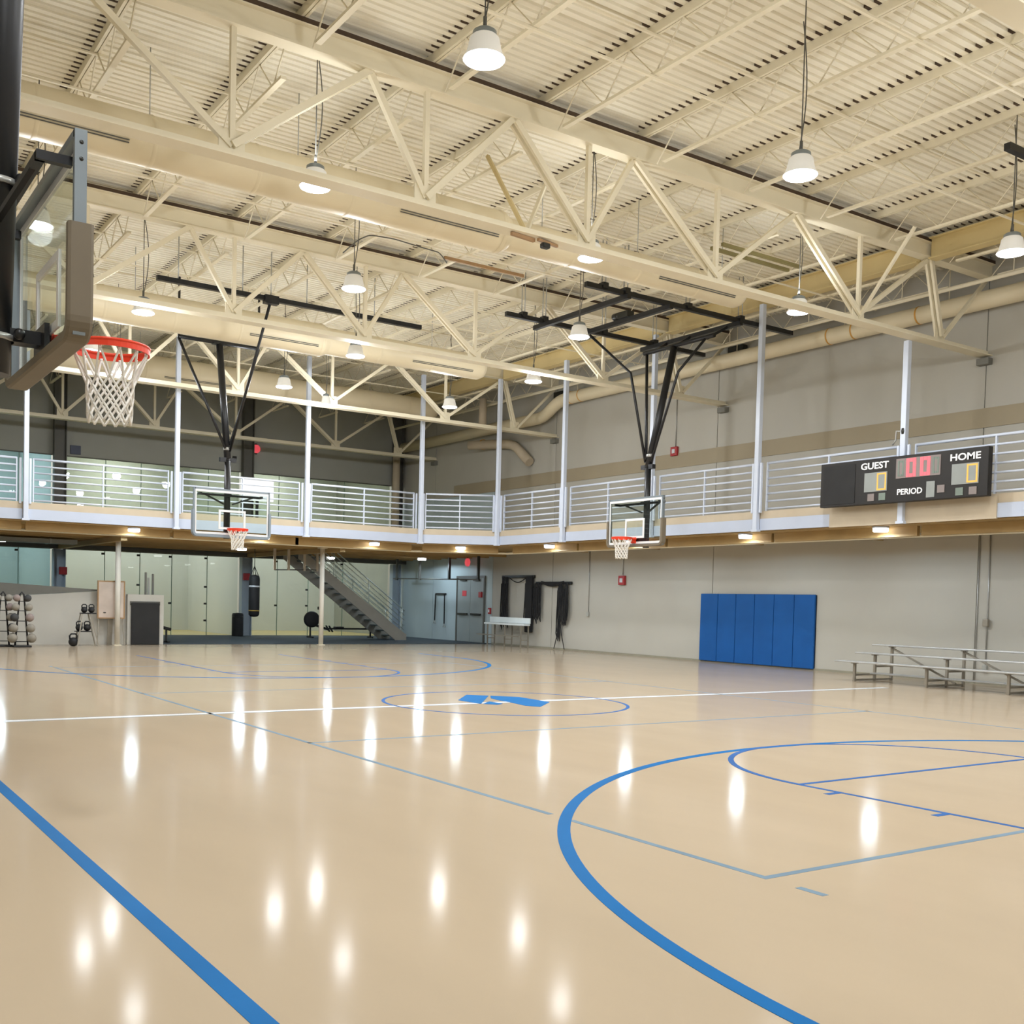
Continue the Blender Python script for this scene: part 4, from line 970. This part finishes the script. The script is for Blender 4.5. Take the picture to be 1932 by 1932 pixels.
# low half wall with sloped grey top, block wall with black mat
o = MB().prism([(-9.0, 18.6, 0.0), (-0.55, 18.6, 0.0), (-0.55, 18.6, 1.52), (-1.3, 18.6, 1.52), (-4.0, 18.6, 1.31), (-9.0, 18.6, 0.92)], (0, 0.25, 0)).build('wall_half', 'half_wall'); tag(o, kind='structure')
o = MB().prism([(-9.0, 18.62, 0.925), (-4.0, 18.62, 1.315), (-1.35, 18.62, 1.525), (-1.35, 18.62, 1.57), (-4.0, 18.62, 1.70), (-9.0, 18.62, 1.95)], (0, 0.12, 0)).build('trim_2', 'grey_cap'); tag(o, kind='structure')
o = MB().b2((-0.55, 18.45, 0.0), (0.5, 19.0, 1.46)).build('wall_block', 'half_wall', bevel=0.01); tag(o, kind='structure')
t = thing('floor_mat', 'black folded mat leaning against the pale block wall', 'mat', (-0.05, 18.42, 0.0))
MB().b2((-0.41, -0.05, 0.0), (0.41, 0.0, 1.22)).build('mat', 'black_rubber', t, bevel=0.02); MB().b2((-0.43, -0.006, 1.15), (0.43, 0.026, 1.26)).build('edge_strip', 'steel_dark', t)
# grey posts on the block wall
for k, (x, h) in enumerate(((0.10, 0.66), (0.19, 0.5), (0.31, 0.62))):
    o = MB().b2((x - 0.028, 18.9, 1.46), (x + 0.028, 18.96, 1.46 + h)).build('upright_stick', 'grey_cap' if k != 1 else 'box_grey', origin=(x, 18.93, 1.46), bevel=0.006); tag(o, 'upright grey stick on the pale block wall, %s from the left' % ORD[k], 'stick', 'grey sticks')
# whiteboard on a stand
t = thing('whiteboard', 'framed whiteboard on a stand before the half wall', 'whiteboard', (-1.05, 18.3, 0))
MB().b2((-0.35, -0.02, 0.78), (0.35, 0.02, 1.80)).build('board', 'board_white', t)
fr = MB(); fr.b2((-0.38, -0.03, 0.75), (-0.345, 0.03, 1.83)); fr.b2((0.345, -0.03, 0.75), (0.38, 0.03, 1.83)); fr.b2((-0.345, -0.03, 1.795), (0.345, 0.03, 1.83)); fr.b2((-0.345, -0.06, 0.75), (0.345, 0.03, 0.785)); fr.build('frame', 'wood_trim', t)
for x in (-0.33, 0.33): MB().bar((x, 0.02, 0.76), (x * 1.15, -0.02, 0.0), 0.03, 0.03).build('leg', 'alu_dark', t)
MB().bar((0, 0.04, 0.9), (0, 0.16, 0.0), 0.14, 0.02).build('rear_leg', 'alu_dark', t)
MB().box((-0.18, -0.025, 0.92), (0.07, 0.012, 0.03)).build('eraser', 'metal_dark', t)
# medicine ball rack, two trees of balls
for k, (bx_, by_) in enumerate(((-4.02, 17.5), (-3.62, 17.15))):
    t = thing('ball_rack', 'black A frame medicine ball rack at far left, %s one' % ('left', 'right')[k], 'rack', (bx_, by_, 0), group='medicine ball racks')
    MB().tube([(-0.16, 0, 0.02), (-0.05, 0, 1.38), (0, 0, 1.45), (0.05, 0, 1.38), (0.16, 0, 0.02)], 0.022, 8).build('frame', 'black_steel', t)
    MB().b2((-0.22, -0.2, 0.0), (0.22, 0.2, 0.05)).build('base', 'black_steel', t, bevel=0.01)
    for j, zz in enumerate((0.22, 0.48, 0.76, 1.03, 1.28)):
        MB().box((0, 0, zz - 0.075), (0.26, 0.1, 0.02)).build('shelf', 'black_steel', t)
SZ = ['bottom', 'second lowest', 'middle', 'second highest', 'top']
for k, (bx_, by_) in enumerate(((-4.02, 17.5), (-3.62, 17.15))):
    for j, zz in enumerate((0.24, 0.50, 0.78, 1.05, 1.29)):
        for s in (-1, 1):
            r = 0.125 - 0.008 * j
            x = bx_ + s * (0.235 - 0.025 * j)
            o = MB().ball((x, by_ - 0.06, zz), r, 16, 10).build('medicine_ball', ['ball_tan', 'ball_pink', 'ball_tan', 'ball_dark'][(k + j + (s > 0) * 2) % 4 if j else 0], origin=(x, by_ - 0.06, zz))
            tag(o, 'medicine ball on the %s shelf of the %s ball rack, %s side' % (SZ[j], ('left', 'right')[k], ('left', 'right')[s > 0]), 'ball', 'medicine balls')
# kettlebell stand
t = thing('kettlebell_stand', 'small grey trestle stand holding black kettlebells', 'stand', (-2.0, 17.65, 0))
for z0, x0, x1 in ((0.92, -0.02, 0.36), (0.42, -0.16, 0.24)):
    MB().b2((x0, -0.14, z0 - 0.03), (x1, 0.14, z0)).build('tray', 'black_steel', t)
for s in (-1, 1):
    MB().bar((0.0, s * 0.12, 0.9), (-0.14, s * 0.18, 0.0), 0.03, 0.03).build('leg', 'alu_dark', t); MB().bar((0.2, s * 0.12, 0.9), (0.42, s * 0.18, 0.0), 0.03, 0.03).build('leg', 'alu_dark', t)
def kettlebell(c, r, lb):
    t = thing('kettlebell', lb, 'kettlebell', c, group='kettlebells')
    MB().ball((0, 0, r * 0.92), r, 14, 9, (1, 1, 0.95)).build('bell', 'black_rubber', t)
    MB().tube([(-r * 0.7, 0, r * 1.5), (-r * 0.75, 0, r * 2.2), (-r * 0.4, 0, r * 2.6), (r * 0.4, 0, r * 2.6), (r * 0.75, 0, r * 2.2), (r * 0.7, 0, r * 1.5)], r * 0.18, 7).build('handle', 'black_steel', t)
kettlebell((-1.93, 17.65, 0.92), 0.088, 'kettlebell on the upper tray of the stand, left'); kettlebell((-1.74, 17.65, 0.92), 0.088, 'kettlebell on the upper tray of the stand, right')
kettlebell((-2.06, 17.65, 0.42), 0.1, 'kettlebell on the lower tray of the stand, left'); kettlebell((-1.85, 17.65, 0.42), 0.1, 'kettlebell on the lower tray of the stand, right')
kettlebell((-2.22, 17.6, 0.0), 0.13, 'large kettlebell on the floor left of the stand')
# weight bench with barbell behind the block wall
t = thing('weight_bench', 'black adjustable weight bench right of the pale block wall', 'weight bench', (0.75, 19.6, 0.012))
MB().bar((-0.1, 0, 0.50), (0.30, 0, 0.40), 0.26, 0.09).build('seat', 'black_rubber', t, bevel=0.02); MB().bar((-0.45, 0, 0.95), (-0.12, 0, 0.5), 0.26, 0.08).build('backrest', 'black_rubber', t, bevel=0.02)
for x in (-0.3, 0.18): MB().b2((x - 0.025, -0.03, 0.0), (x + 0.025, 0.03, 0.42)).build('leg', 'black_steel', t)
MB().b2((-0.33, -0.03, 0.0), (0.22, 0.03, 0.05)).build('base_rail', 'black_steel', t)
for x in (-0.33, 0.2): MB().b2((x - 0.03, -0.22, 0.0), (x + 0.03, 0.22, 0.05)).build('foot', 'black_steel', t)
t = thing('dumbbell', 'black dumbbell resting above the weight bench rest', 'dumbbell', (0.62, 19.95, 0.78))
for s in (-1, 1): MB().lathe([(0.0, s * 0.07), (0.085, s * 0.07), (0.09, s * 0.1), (0.085, s * 0.17), (0.0, s * 0.17)], (0, 0, 0), 12, 'x').build('head', 'black_rubber', t)
MB().tube([(-0.08, 0, 0), (0.08, 0, 0)], 0.018, 8).build('grip', 'galv', t)
t2 = thing('dumbbell_stand', 'thin black post stand under the dumbbell', 'stand', (0.62, 19.95, 0.012)); MB().tube([(0, 0, 0.0), (0, 0, 0.675)], 0.03, 8).build('post', 'black_steel', t2); MB().box((0, 0, 0.01), (0.3, 0.3, 0.02)).build('base', 'black_steel', t2)
